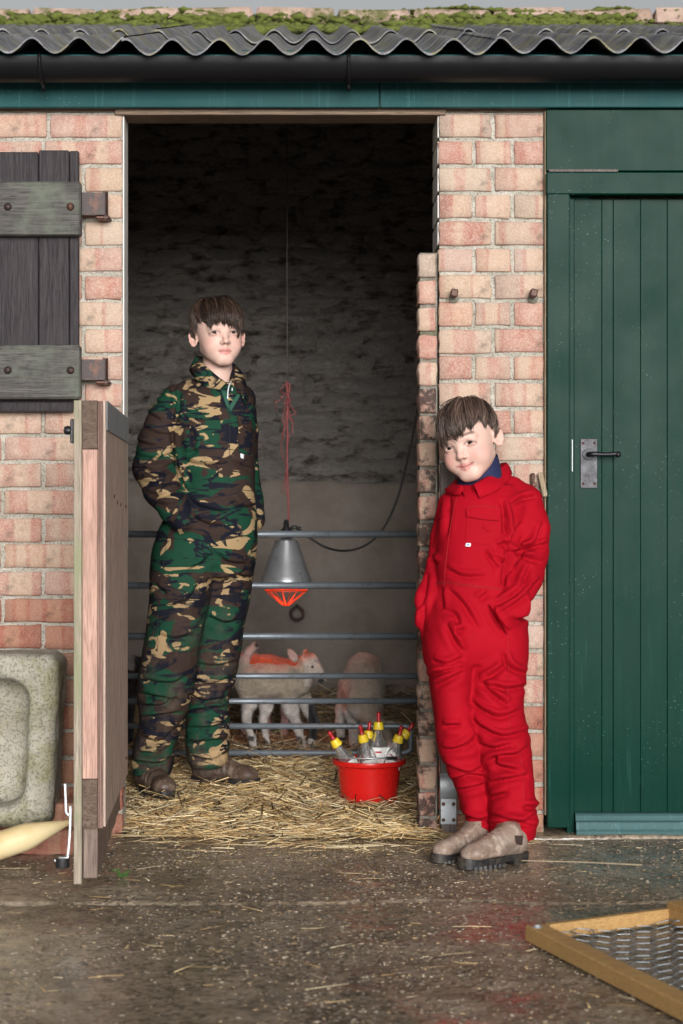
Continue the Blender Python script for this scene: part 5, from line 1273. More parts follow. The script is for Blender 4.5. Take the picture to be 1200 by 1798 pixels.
def hair(p, h):
    """strands laid over the skull; the pole sits at the crown"""
    rg_ = np.random.default_rng(p['seed']); n = p['n']; cen = np.array([0, .010, .030]); rad = np.array([.0745, .089, .076])
    pole = np.array([.0, .42, 1.0]); pole /= np.linalg.norm(pole); ex = np.array([1.0, 0, 0]); ey = np.cross(pole, ex)
    S = 9; ph = rg_.uniform(0, 2 * math.pi, n)
    # clumps
    cl = np.round(ph * p['clump'] + rg_.normal(0, .25, n)) / p['clump']; ph = ph * .45 + cl * .55; cj = rg_.normal(0, 1, 4000)[(np.round(cl * p['clump']).astype(int) * 7 + 2000) % 4000]
    def tmax(phi):
        # phi = 0 front (-y), 90 sides, 180 back ; how far down the hair ends, degrees from the pole
        d_ = np.degrees(np.abs(phi)); f, sd, bk = p['front'], p['side'], p['back']
        return np.interp(d_, [0, 34, 48, 60, 76, 86, 104, 140, 180], [f, f - 2, f - 10, sd - 7, sd - 2, sd + 9, sd + 1, (sd + bk) / 2, bk]) + p.get('asym', 0) * np.sin(phi) * np.clip(np.cos(phi), 0, 1) * 2
    ph = ph + rg_.normal(0, .05, n); phc = (ph + math.pi) % (2 * math.pi) - math.pi
    cl = phc + ((cl - phc + math.pi) % (2 * math.pi) - math.pi)
    end = tmax(phc) + rg_.normal(0, p['rag'], n) + p.get('scallop', 0) * cj
    start = rg_.uniform(0, 1, n) ** .8 * (end - 16); start = np.clip(start, 0, None); ln = rg_.uniform(.55, 1.0, n)
    st = np.where(rg_.random(n) < .6, np.maximum(start, end - rg_.uniform(30, 75, n)), start)
    lay = rg_.random(n); V = np.empty((n, S, 3, 3)); sw = p.get('sweep', 0)
    w0 = rg_.uniform(.0007, .0017, n) * p.get('thick', 1)
    pts = np.empty((n, S, 3)); curl = rg_.normal(0, 1, n); off = p['lift'] * (.35 + .65 * lay)
    for k in range(S):
        t = k / (S - 1); th = np.radians(st + (end - st) * t); f_ = np.cos(phc)
        pk = phc + np.radians(sw) * t * np.clip(f_, 0, 1) + .07 * np.clip(curl, -1.6, 1.6) * math.sin(t * 2.6) + p.get('wave', .03) * np.sin(t * 7 + cl * 5)
        pk = pk * (1 - .55 * t * t) + cl * (.55 * t * t)
        d = np.cos(th)[:, None] * pole - np.sin(th)[:, None] * (np.cos(pk)[:, None] * ey * -1 if False else np.cos(pk)[:, None] * (-ey) * -1) * 1.0 + (np.sin(th) * np.sin(pk))[:, None] * ex
        r1 = 1 / np.sqrt(((d / rad) ** 2).sum(1)); o_ = off * (math.sin(min(1, t * 1.25) * math.pi * .5) * .8 + .35 - .55 * max(0, t - .7) / .3 * .9) + .0015; o_ = o_ * (1 + .35 * np.clip(cj, -1.2, 1.5))
        o_ = o_ * (1 - .72 * np.clip(np.abs(np.sin(phc)) * 1.15 + (np.cos(phc) < -.2) * .5, 0, 1) * np.clip((th - .75) / .8, 0, 1)); topb = np.clip(1 - th / 1.2, 0, 1) * p.get('top', .0); pts[:, k] = cen + d * (r1 + o_ + topb)[:, None]
    cv = Vector(cen)
    def push(q, gap):
        d_ = Vector(q - cen); l_ = d_.length; d_ /= l_; hit = h.ray_cast(cv, d_)
        if hit[0] is not None and l_ < hit[3] + gap and hit[3] < l_ + .011: return cen + np.array(d_) * (hit[3] + gap)
        return q
    for k in range(2, S):
        gg = .0022 - .0012 * (k == S - 1)
        for i in range(n):
            if pts[i, k, 2] < .075: pts[i, k] = push(pts[i, k], gg)
    T = np.gradient(pts, axis=1); T /= np.linalg.norm(T, axis=2)[..., None] + 1e-9; U = np.cross(T, pts - cen); U /= np.linalg.norm(U, axis=2)[..., None] + 1e-9; W_ = np.cross(T, U)
    taper = np.array([.6, .9, 1, 1, 1, .95, .8, .5, .12])
    for k in range(3):
        a = 2 * math.pi * k / 3; V[:, :, k] = pts + (U * math.cos(a) + W_ * math.sin(a)) * (w0[:, None] * taper[None])[..., None]
    q = [[i * 3 + k, i * 3 + (k + 1) % 3, i * 3 + 3 + (k + 1) % 3, i * 3 + 3 + k] for i in range(S - 1) for k in range(3)]
    F = (np.array(q)[None] + (np.arange(n) * S * 3)[:, None, None]).reshape(-1, 4)
    C = np.array(p['col'])[None] * (1 + 1.6 * (rg_.random((n, 1)) < .12)) * (rg_.uniform(.35, 1.7, (n, 1)) + .3 * np.clip(cj, -1, 1)[:, None]); C = np.repeat(C, S * 3, 0)
    # cap under the strands
    nt_, na_ = 24, 128; CV = []
    for i in range(nt_):
        for j in range(na_):
            pk = 2 * math.pi * j / na_ - math.pi; th = R(float(tmax(np.array(pk))) - p.get('capback', 15)) * i / (nt_ - 1); d = math.cos(th) * pole - math.sin(th) * math.cos(pk) * (ey) * 1.0 + math.sin(th) * math.sin(pk) * ex
            r1 = 1 / math.sqrt(((d / rad) ** 2).sum()); CV.append(cen + d * (r1 + p['lift'] * .22 * (1 - (i / (nt_ - 1)) ** 3) + .0008))
    CV = [push(np.array(q), .0022) if i < (nt_ - 1) * na_ else cen + (np.array(q) - cen) * .93 for i, q in enumerate(CV)]
    CF = [[i * na_ + j, (i + 1) * na_ + j, (i + 1) * na_ + (j + 1) % na_, i * na_ + (j + 1) % na_] for i in range(nt_ - 1) for j in range(na_)]
    return V.reshape(-1, 3), F, C, np.array(CV), CF
def put_head(person, pos, rot, p, hp, gaze, scale=1.0):
    def tf(V): return (V * scale) @ rot.T + pos
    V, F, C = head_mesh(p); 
    V2, F2, C2, CV, CF = hair(hp, BVHTree.FromPolygons([tuple(q) for q in V], [tuple(q) for q in F.tolist()]))
    hr = mk('hair', tf(V2), F2, M['hair'], person, smooth=True, col=C2); hr['kind'] = 'stuff'
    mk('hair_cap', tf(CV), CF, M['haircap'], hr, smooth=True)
    eyes = []
    for s in (-1, 1):
        v_, f_, c_ = eyeball(s, gaze); mk('eye', tf(v_), f_, M['eye'], person, smooth=True, col=c_)
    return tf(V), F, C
# ------------------------------------------------------------------ boots
def boot(person, heel, toe, shaft_top, mat, nm='boot', w_=1.0, elastic=None, pitchz=0.0, base=.0):
    """heel, toe: (x, y) on the ground; shaft_top (x,y,z)"""
    h2, t2 = np.array(heel, float), np.array(toe, float); L_ = np.linalg.norm(t2 - h2); u = (t2 - h2) / L_; v_ = np.array([-u[1], u[0]])
    def pt(s, l, z): q = h2 + u * s * L_ + v_ * l * L_; return (q[0], q[1], base + z * L_)
    f_ = Field(np.minimum(h2, t2).tolist() + [base], np.maximum(h2, t2).tolist() + [shaft_top[2] + .02], .004)
    lo = [min(h2[0], t2[0], shaft_top[0]) - .08, min(h2[1], t2[1], shaft_top[1]) - .08, base - .01]; hi = [max(h2[0], t2[0], shaft_top[0]) + .08, max(h2[1], t2[1], shaft_top[1]) + .08, shaft_top[2] + .04]
    f_ = Field(lo, hi, .0042); ww = w_
    f_.cone(pt(.17, 0, .22), pt(.55, .02, .235), .150 * L_ * ww, .145 * L_ * ww, .03); f_.cone(pt(.55, .02, .225), pt(.82, .03, .195), .150 * L_ * ww, .130 * L_ * ww, .02, 1, (1, 1, .9))
    f_.ell(pt(.84, .03, .18), (.155 * L_, .155 * L_, .105 * L_), .02)
    f_.cone(pt(.25, 0, .32), pt(.48, .01, .27), .140 * L_ * ww, .125 * L_ * ww, .02)
    st = np.array(shaft_top, float); f_.cone(pt(.22, 0, .33), st, .145 * L_ * ww, .155 * L_ * ww, .04)
    # flat underside
    sl_, X, Y, Z = f_.sub(lo, hi); f_.put(sl_, (Z - (base + .115 * L_)) , .004, 2)
    V, F = f_.mesh(); V = relax(V, F, 2); N = vnormals(V, F)
    s = ((V[:, :2] - h2) @ u) / L_
    V = V + N * (.0022 * fbm(V * 28, 3, 5) - .0035 * np.exp(-((s - .60) / .025) ** 2) * np.clip((V[:, 2] - base - .03) / .03, 0, 1) - .003 * np.exp(-((s - .52) / .02) ** 2) * np.clip((V[:, 2] - base - .03) / .03, 0, 1))[:, None]
    o = mk(nm, V, F, M[mat], person, smooth=True); VU = V
    # sole
    m = MB(); outl = []
    for t in np.linspace(0, 2 * math.pi, 44, endpoint=False):
        s_ = .5 - .53 * math.cos(t); wd = (.175 if s_ > .45 else .150) * (1 - .10 * math.exp(-((s_ - .42) / .15) ** 2)); l = wd * ww * np.sign(math.sin(t)) * abs(math.sin(t)) ** .55; outl.append((s_, l + .02 * s_))
    for z0, z1, lo_s, hi_s, gg in ((.055, .125, -9, 9, 1.03), (.0, .056, .42, 9, 1.0), (.0, .056, -9, .30, 1.0)):
        sel = [(s_, l * gg) for s_, l in outl if lo_s <= s_ <= hi_s]
        if lo_s > -9: sel = sorted([q for q in sel if q[1] < 0], key=lambda q: q[0]) + sorted([q for q in sel if q[1] >= 0], key=lambda q: -q[0])
        elif hi_s < 9: sel = sorted([q for q in sel if q[1] >= 0], key=lambda q: -q[0]) + sorted([q for q in sel if q[1] < 0], key=lambda q: q[0])
        n_ = len(sel); toe_up = lambda s_: .03 * max(0, s_ - .8) * 5
        V = [pt(s_, l, z0 + toe_up(s_) * (.6)) for s_, l in sel] + [pt(s_, l, z1 + toe_up(s_) * .6) for s_, l in sel]
        m.add(V, [list(range(n_))[::-1], list(range(n_, 2 * n_))] + [[i, (i + 1) % n_, n_ + (i + 1) % n_, n_ + i] for i in range(n_)])
    for k in range(7):
        s_ = .47 + k * .075
        for sd in (-1, 1):
            q = pt(s_, sd * .17, .03); m.add(*bevbox(q[0] - .004, q[0] + .004, q[1] - .004, q[1] + .004, base + .001, base + .05 * L_))
    m.mk('sole', M['sole'], o, auto=40)
    if elastic:
        D_ = Drop(VU, F); patch(D_, elastic, 'elastic_panel', M['elastic'], o, .0015, .001, 5, 5)
    return o
GRD = 0.018
# ================================================================== boy in camouflage
b1 = thing('person', (WX(330, .68), .68, .02), 'boy in camouflage overalls and muddy brown boots standing in the doorway, hands in pockets', 'person')
Y1 = .66
T1 = [(673, 345, 424, .70, .055), (680, 318, 440, .70, .078), (690, 298, 446, .69, .092), (720, 298, 449, .68, .105), (780, 306, 449, .67, .118), (850, 316, 447, .67, .116), (880, 310, 449, .67, .12), (925, 280, 453, .68, .125), (960, 270, 452, .69, .128), (990, 267, 448, .70, .125), (1010, 267, 440, .70, .11)]
L1 = [(915, 310, 370, .68, .05), (935, 288, 380, .67, .09), (960, 272, 385, .66, .108), (1000, 265, 376, .66, .108), (1053, 262, 368, .655, .102), (1100, 258, 359, .65, .096), (1145, 250, 350, .64, .090), (1190, 243, 343, .64, .086), (1220, 241, 338, .65, .085), (1267, 247, 322, .66, .080), (1300, 238, 309, .66, .076), (1335, 230, 303, .66, .074), (1362, 233, 300, .655, .066)]
R1_ = [(915, 370, 430, .72, .05), (935, 358, 446, .73, .09), (960, 350, 450, .74, .103), (1000, 352, 446, .75, .105), (1053, 345, 440, .77, .10), (1100, 340, 429, .78, .096), (1145, 336, 423, .78, .09), (1190, 330, 415, .78, .088), (1230, 328, 402, .79, .084), (1297, 326, 403, .80, .080), (1334, 331, 400, .81, .072), (1358, 337, 385, .82, .062)]
AL1 = [(356, 674, .71, 10), (334, 686, .69, 19), (308, 702, .66, 24), (291, 735, .655, 31), (277, 775, .655, 33), (270, 822, .665, 36), (287, 862, .62, 33), (306, 892, .575, 27), (322, 915, .575, 22)]
AR1 = [(408, 674, .73, 10), (424, 700, .75, 24), (427, 760, .80, 26), (426, 822, .84, 27), (438, 880, .80, 25), (446, 912, .74, 20)]
def body_field(T, Lg, Rg, arms, h, grow, lo, hi, k=.02):
    f_ = Field(lo, hi, h); f_.loft(lp(T, 0), .0, grow=grow); f_.loft(lp(Lg, 0), k, grow=grow); f_.loft(lp(Rg, 0), k * .7, grow=grow)
    for a in arms: pts, rs = pc(a); f_.chain(pts, [max(.012, r_ + grow) for r_ in rs], .010)
    return f_
S = 3.997
fo1 = [(l, a, w_) for l, a, w_ in
 [(q, 1.2, 1) for q in crop(200, 500, S, [[(410, 1000), (425, 1150), (470, 1330), (495, 1440)], [(440, 700), (455, 830), (425, 990)]])] +
 [(q, .7, 1) for q in crop(200, 500, S, [[(150, 1200), (300, 1225), (410, 1180)], [(160, 1290), (300, 1310), (440, 1250)], [(190, 1380), (330, 1400), (470, 1340)], [(230, 1460), (350, 1480), (485, 1420)], [(290, 1530), (400, 1550), (500, 1490)], [(200, 1000), (320, 1050), (420, 1060)], [(150, 1100), (300, 1140)], [(260, 800), (350, 850), (440, 850)], [(230, 900), (340, 960)]])] +
 [(q, .8, 1.2) for q in crop(200, 500, S, [[(500, 1240), (620, 1270), (800, 1260)], [(520, 1190), (600, 1160)], [(520, 1500), (600, 1560), (780, 1610)], [(820, 1500), (900, 1570), (1000, 1550)], [(830, 1240), (960, 1300)], [(520, 1000), (560, 1080), (560, 1180)], [(530, 1620), (640, 1680), (760, 1700)]])] +
 [(q, 1.1, 1.2) for q in crop(200, 900, 3.27, [[(560, 240), (500, 300), (420, 340)], [(590, 240), (660, 290), (760, 300)], [(500, 400), (430, 500), (300, 560)], [(590, 390), (700, 370), (760, 330)], [(250, 700), (350, 730), (470, 700)], [(540, 600), (640, 640), (720, 620)], [(240, 420), (300, 470)]])] +
 [(q, 1.15, 1.1) for q in crop(200, 900, 3.27, [[(150, 960), (330, 985), (420, 940)], [(140, 1040), (260, 1065), (390, 1080)], [(150, 1110), (280, 1110), (370, 1050)], [(160, 1180), (280, 1165), (380, 1150)], [(150, 1280), (260, 1320), (370, 1230)], [(140, 1380), (250, 1385), (330, 1330)], [(110, 1430), (250, 1445), (320, 1410)], [(470, 870), (600, 885), (720, 850)], [(440, 960), (560, 990), (700, 940)], [(420, 1040), (520, 1085), (640, 1070)], [(420, 1160), (520, 1130), (640, 1120)], [(430, 1240), (560, 1235), (650, 1200)], [(430, 1330), (560, 1315), (670, 1300)], [(430, 1400), (560, 1425), (660, 1380)]])]]
lo1 = (WX(222, .5), .45, .08); hi1 = (WX(475, .9), .98, WZ(640, .7) + .02)
f1 = body_field(T1, L1, R1_, [AL1, AR1], .0042, 0, lo1, hi1)
ov1, V1, F1 = garment((f1, 0), .005, fo1, .0115, .0115, 'overalls', M['camo'], b1, 3, [(272, 830, 50, .9), (290, 880, 40, .8), (290, 1200, 50, .8), (370, 1200, 50, .8), (270, 1330, 55, 1.4), (370, 1330, 55, 1.4), (370, 1010, 40, .8)])
D1 = Drop(V1, F1)
rot1 = rotm(17, 1, 2); pos1 = P(383.5, 588, DIST + .70)
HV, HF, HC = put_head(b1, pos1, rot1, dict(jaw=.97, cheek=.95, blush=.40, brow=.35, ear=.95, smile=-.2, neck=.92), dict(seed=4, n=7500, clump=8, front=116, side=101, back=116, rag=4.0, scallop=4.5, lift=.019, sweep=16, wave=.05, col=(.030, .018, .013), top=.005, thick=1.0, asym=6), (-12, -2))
def inner_body(person, T, Lg, Rg, arms, lo, hi, HV, HF, HC, cut):
    f_ = body_field(T, Lg, Rg, arms, .010, -.028, lo, hi); V, F = f_.mesh(); V = relax(V, F, 2); C = np.tile([.66, .45, .365], (len(V), 1))
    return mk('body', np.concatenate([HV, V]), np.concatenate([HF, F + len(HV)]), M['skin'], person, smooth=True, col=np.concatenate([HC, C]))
inner_body(b1, [t for t in T1 if t[0] > 680], L1, R1_, [AL1, AR1], lo1, hi1, HV, HF, HC, 0)
fr1 = rotm(24, 0, 0)
wing(D1, [[(372, 650, .74), (372, 632, .765), (350, 636, .775)], [(358, 648, .70), (346, 626, .71), (333, 648, .72)], [(364, 655, .68), (356, 638, .662), (343, 664, .65)], [(376, 672, .65), (377, 658, .632), (362, 679, .62)], [(390, 686, .63), (398, 674, .615), (386, 684, .60)]], M['camo3'], ov1)
wing(D1, [[(380, 650, .74), (380, 632, .765), (402, 638, .775)], [(404, 655, .71), (411, 640, .735), (427, 656, .745)], [(404, 668, .67), (411, 655, .675), (432, 674, .67)], [(408, 684, .64), (415, 673, .635), (437, 692, .625)], [(412, 698, .62), (421, 690, .605), (432, 711, .60)]], M['camo3'], ov1)
q = crop(200, 500, S, [[(520, 860), (760, 865), (755, 945), (525, 930)], [(865, 915), (970, 950), (975, 1015), (875, 975)]])
patch(D1, q[0], 'pocket_flap', M['camo3'], ov1, .010, .003, tip=.12); patch(D1, q[1], 'pocket_flap', M['camo3'], ov1, .010, .003, tip=.12)
q = crop(200, 500, S, [[(530, 930), (750, 935), (755, 1150), (540, 1150)], [(875, 980), (975, 1010), (975, 1200), (880, 1180)]])
patch(D1, q[0], 'chest_pocket', M['camo2'], ov1, .0028, .002); patch(D1, q[1], 'chest_pocket', M['camo2'], ov1, .0028, .002)
q = crop(200, 500, S, [[(888, 1183), (915, 1190), (912, 1222), (892, 1215)]])[0]; tg = patch(D1, q, 'white_tag', M['tagw'], ov1, .005, .001, 3, 3)
ln = crop(200, 500, S, [[(500, 1425), (640, 1435), (800, 1430)], [(810, 1430), (900, 1440), (1000, 1450)], [(812, 900), (815, 1100), (812, 1300), (805, 1430), (795, 1560), (770, 1700)], [(410, 650), (480, 740), (500, 850), (490, 960)], [(540, 930), (535, 1120), (600, 1155), (750, 1150)]])
patch(D1, crop(200, 500, S, [[(492, 1470), (522, 1482), (418, 1672), (388, 1650)]])[0], 'pocket_edge', M['camo3'], ov1, .012, .003, 4, 9)
seam(D1, ln, 'seams', M['seam_camo'], ov1, .0010)
seam(D1, crop(200, 900, 3.27, [[(570, 250), (560, 400), (540, 600), (500, 800), (430, 1000)], [(300, 200), (260, 500), (250, 800)]]), 'seams', M['seam_camo'], ov1, .0009)
# open neck: green facing, zip
for q in crop(200, 500, S, [[(752, 735), (790, 740), (815, 880), (790, 850)], [(870, 765), (893, 768), (822, 890), (812, 850)]]): patch(D1, q, 'zip_facing', M['camo_in'], ov1, .0045, .002, 5, 6)
zp = [np.array(D1(a, b, .012)) for a, b in crop(200, 500, S, [[(862, 655), (835, 668), (815, 695), (803, 740), (800, 800)]])[0]]
MB().tube(smooth_path(zp, 4), .0020, 6).mk('zip', M['tagw'], ov1, smooth=True)
boot(b1, (WX(250, .70), .70), (WX(292, .50), .49), P(267, 1352, DIST + .665), 'boot_dark', w_=1.02, base=GRD)
boot(b1, (WX(341, .86), .87), (WX(449, .74), .75), P(360, 1350, DIST + .83), 'boot_dark', w_=.95, base=GRD)
# ================================================================== boy in red
b2 = thing('person', (WX(870, -.38), -.38, 0), 'smiling boy in red overalls leaning on the brick pier, hands in pockets', 'person')
T2 = [(852, 800, 900, -.20, .066), (862, 784, 925, -.20, .09), (875, 778, 935, -.205, .104), (915, 770, 930, -.21, .116), (963, 764, 915, -.215, .122), (1010, 765, 905, -.22, .126), (1035, 764, 905, -.225, .126), (1070, 752, 915, -.235, .13), (1110, 746, 925, -.24, .13), (1140, 744, 926, -.25, .122), (1160, 746, 922, -.25, .10)]
L2 = [(1040, 780, 835, -.22, .05), (1065, 760, 845, -.245, .09), (1090, 748, 850, -.262, .11), (1132, 744, 838, -.275, .105), (1171, 750, 830, -.285, .100), (1226, 759, 828, -.30, .092), (1262, 763, 836, -.305, .086), (1302, 766, 845, -.305, .080), (1339, 778, 852, -.30, .074), (1367, 793, 857, -.29, .070), (1400, 804, 859, -.285, .068), (1432, 815, 862, -.28, .066), (1457, 826, 863, -.28, .062)]
R2 = [(1040, 840, 890, -.22, .05), (1065, 826, 915, -.23, .09), (1090, 822, 924, -.24, .105), (1132, 818, 927, -.25, .105), (1190, 815, 923, -.27, .100), (1237, 816, 917, -.29, .095), (1262, 818, 922, -.30, .094), (1289, 829, 929, -.31, .092), (1315, 836, 932, -.315, .088), (1341, 843, 935, -.32, .085), (1393, 856, 938, -.335, .076), (1425, 861, 943, -.345, .074), (1450, 863, 945, -.35, .070), (1471, 864, 938, -.355, .064)]
AR2 = [(872, 850, -.19, 16), (897, 860, -.205, 24), (921, 881, -.22, 30), (928, 925, -.23, 36), (929, 970, -.24, 34), (922, 1010, -.27, 31), (905, 1045, -.31, 29), (892, 1073, -.33, 26), (886, 1100, -.315, 21)]
AL2 = [(792, 885, -.20, 22), (782, 945, -.19, 25), (773, 1010, -.20, 26), (758, 1055, -.245, 24), (751, 1085, -.26, 20), (755, 1112, -.26, 15)]
S5, S6 = 3.997, 3.827
fo2 = [(q, 1.5, 1.0) for q in crop(700, 680, S5, [[(725, 800), (745, 920), (748, 1050)], [(640, 1540), (700, 1650), (765, 1720)], [(820, 1640), (900, 1600), (935, 1440)], [(760, 1160), (900, 1135), (1040, 1100)], [(735, 1060), (760, 1160), (735, 1400)]])] + \
 [(q, 1.0, 1.0) for q in crop(700, 680, S5, [[(790, 830), (860, 790), (970, 765)], [(780, 1165), (900, 1200), (1010, 1230)], [(1010, 1050), (850, 1180), (780, 1280)], [(900, 1380), (780, 1480), (660, 1540)], [(1000, 1340), (850, 1500), (700, 1600)], [(870, 950), (800, 1050), (775, 1120)], [(1020, 950), (960, 1100)], [(930, 1250), (860, 1400)], [(200, 1300), (180, 1450), (140, 1570)], [(185, 1520), (165, 1700)], [(230, 1180), (260, 1240)], [(690, 1120), (760, 1090)], [(660, 1180), (750, 1250)], [(600, 1150), (700, 1280)]])] + \
 [(q, .8, 1.1) for q in crop(700, 680, S5, [[(330, 1270), (450, 1330), (620, 1330)], [(350, 1420), (450, 1520), (560, 1700)], [(320, 1570), (400, 1600), (430, 1700)], [(300, 1400), (310, 1560)], [(640, 1440), (560, 1500)], [(360, 760), (350, 900), (330, 1050)], [(560, 1000), (640, 1050)]])] + \
 [(q, 1.3, 1.1) for q in crop(700, 1080, S6, [[(320, 60), (380, 180), (430, 250)], [(380, 120), (450, 100)], [(230, 310), (330, 335), (440, 285)], [(200, 420), (300, 385), (440, 350)], [(250, 480), (350, 430), (440, 385)], [(560, 440), (640, 400), (730, 330)], [(540, 450), (640, 485), (740, 500), (860, 480)], [(560, 470), (640, 540), (730, 610)], [(470, 570), (560, 640), (680, 690), (820, 640)], [(480, 690), (560, 760), (700, 820), (880, 780)], [(540, 870), (640, 900), (760, 865)], [(430, 910), (480, 880), (535, 830)], [(580, 1020), (660, 955), (800, 940), (880, 880)], [(640, 940), (665, 1010), (830, 1060)], [(300, 750), (420, 745)], [(290, 900), (400, 900), (530, 800)], [(300, 1000), (450, 1055), (580, 1020)], [(360, 1110), (480, 1080), (590, 1090)], [(400, 1180), (500, 1160), (600, 1130)], [(620, 1130), (740, 1105), (870, 1080)], [(620, 1230), (740, 1200)], [(430, 1340), (540, 1370), (620, 1350)], [(470, 1400), (600, 1390)], [(620, 1340), (740, 1375), (840, 1390), (935, 1330)], [(620, 1410), (760, 1400), (920, 1425)], [(830, 1290), (935, 1300)], [(700, 250), (740, 350), (850, 400)]])]
lo2 = (WX(722, -.3), -.48, .02); hi2 = (WX(975, -.1), -.03, WZ(800, -.2) + .02)
f2 = body_field(T2, L2, R2, [AR2, AL2], .0040, 0, lo2, hi2)
ov2, V2_, F2_ = garment((f2, 0), .005, fo2, .0112, .0105, 'overalls', M['red'], b2, 8, [(950, 990, 60, .7), (900, 1070, 40, .9), (870, 1230, 60, .8), (880, 1330, 60, .9), (900, 1440, 55, 1.6), (840, 1430, 45, 1.4), (800, 1330, 50, .5)])
D2 = Drop(V2_, F2_)
rot2 = rotm(-27, -2, 16); pos2 = P(825, 775, DIST - .23)
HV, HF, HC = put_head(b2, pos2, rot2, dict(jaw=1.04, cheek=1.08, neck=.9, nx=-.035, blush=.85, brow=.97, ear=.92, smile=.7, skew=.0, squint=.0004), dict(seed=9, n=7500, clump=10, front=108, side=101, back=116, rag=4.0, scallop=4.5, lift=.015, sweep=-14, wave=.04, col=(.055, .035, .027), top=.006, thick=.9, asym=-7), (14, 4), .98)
inner_body(b2, [t for t in T2 if t[0] > 850], L2, R2, [AR2, AL2], lo2, hi2, HV, HF, HC, 0)
# navy roll neck
nk = MB(); rr = []
axis0, axis1 = P(846, 858, DIST - .20), P(840, 822, DIST - .205); na_ = 32
u = axis1 - axis0; u /= np.linalg.norm(u); e1 = np.cross(u, [0, 1, 0]); e1 /= np.linalg.norm(e1); e2_ = np.cross(e1, u)
V = []
for s_, r_ in ((-.02, .062), (.01, .059), (.03, .0555), (.070, .0535), (.075, .055), (.070, .058), (.03, .0605), (.012, .063)):
    for k in range(na_):
        t = 2 * math.pi * k / na_; bk_ = max(0, math.cos(t - 2.4)); V.append(axis0 + u * (s_ + (.014 * bk_ if s_ > .02 else 0)) + (e1 * math.cos(t) * r_ + e2_ * math.sin(t) * r_ * 1.0))
nk.add(V, [[i * na_ + k, i * na_ + (k + 1) % na_, (i + 1) * na_ + (k + 1) % na_, (i + 1) * na_ + k] for i in range(7) for k in range(na_)])
nk.mk('roll_neck', M['navy'], b2, smooth=True)
wing(D2, [[(862, 845, -.12), (866, 818, -.11), (880, 826, -.10)], [(878, 842, -.16), (889, 814, -.165), (899, 830, -.16)], [(866, 850, -.20), (873, 826, -.215), (886, 851, -.23)], [(848, 858, -.25), (852, 840, -.265), (864, 866, -.29)], [(830, 872, -.28), (831, 852, -.295), (842, 875, -.31)]], M['red'], ov2)
wing(D2, [[(835, 845, -.12), (830, 822, -.11), (818, 832, -.10)], [(808, 858, -.17), (800, 846, -.17), (786, 858, -.165)], [(806, 866, -.24), (803, 852, -.225), (781, 861, -.22)], [(812, 868, -.28), (810, 853, -.275), (795, 869, -.27)], [(816, 872, -.29), (815, 858, -.288), (808, 870, -.29)]], M['red'], ov2)
for q in crop(700, 680, S5, [[(475, 855), (720, 850), (705, 935), (480, 905)], [(270, 880), (385, 835), (375, 870), (262, 935)]]): patch(D2, q, 'pocket_flap', M['red'], ov2, .010, .003, tip=.14)
for q in crop(700, 680, S5, [[(480, 905), (710, 935), (650, 1105), (470, 1090)], [(268, 935), (372, 870), (335, 1060), (240, 1125)]]): patch(D2, q, 'chest_pocket', M['red'], ov2, .0028, .002)
q = crop(700, 680, S5, [[(474, 1093), (509, 1095), (505, 1119), (470, 1116)]])[0]; tg = patch(D2, q, 'white_tag', M['tagw'], ov2, .0055, .001, 3, 3)
q = crop(700, 680, S5, [[(480, 1100), (498, 1101), (496, 1110), (479, 1109)]])[0]; patch(D2, q, 'tag_print', M['inkblue'], tg, .0066, .0004, 3, 3)
q = crop(700, 680, S5, [[(380, 700), (425, 705), (325, 1380), (258, 1385)]])[0]
patch(D2, crop(700, 680, S5, [[(632, 1522), (655, 1532), (778, 1712), (760, 1735)]])[0], 'pocket_edge', M['red'], ov2, .011, .003, 4, 9)
seam(D2, crop(700, 680, S5, [[(430, 720), (390, 850), (355, 1050), (330, 1250), (318, 1400)], [(255, 1385), (340, 1372), (420, 1385), (560, 1405), (720, 1420)], [(255, 1378), (340, 1364), (420, 1377), (560, 1397), (720, 1412)], [(790, 830), (860, 790), (970, 770)], [(475, 845), (600, 833), (720, 855)]]), 'seams', M['seam_red'], ov2, .0009)
seam(D2, crop(700, 1080, S6, [[(735, 120), (738, 300), (730, 600)], [(745, 660), (755, 800)], [(800, 850), (835, 1060), (840, 1300)]]), 'seams', M['seam_red'], ov2, .0007)
boot(b2, (WX(856, -.33) + .0, -.31), (WX(762, -.42), -.41), P(838, 1440, DIST - .30), 'boot_tan', w_=1.0)
boot(b2, (WX(922, -.40), -.38), (WX(812, -.52), -.50), P(893, 1455, DIST - .37), 'boot_tan', w_=1.0, elastic=crop(700, 1080, S6, [[(780, 1480), (838, 1482), (832, 1548), (790, 1540)]])[0])
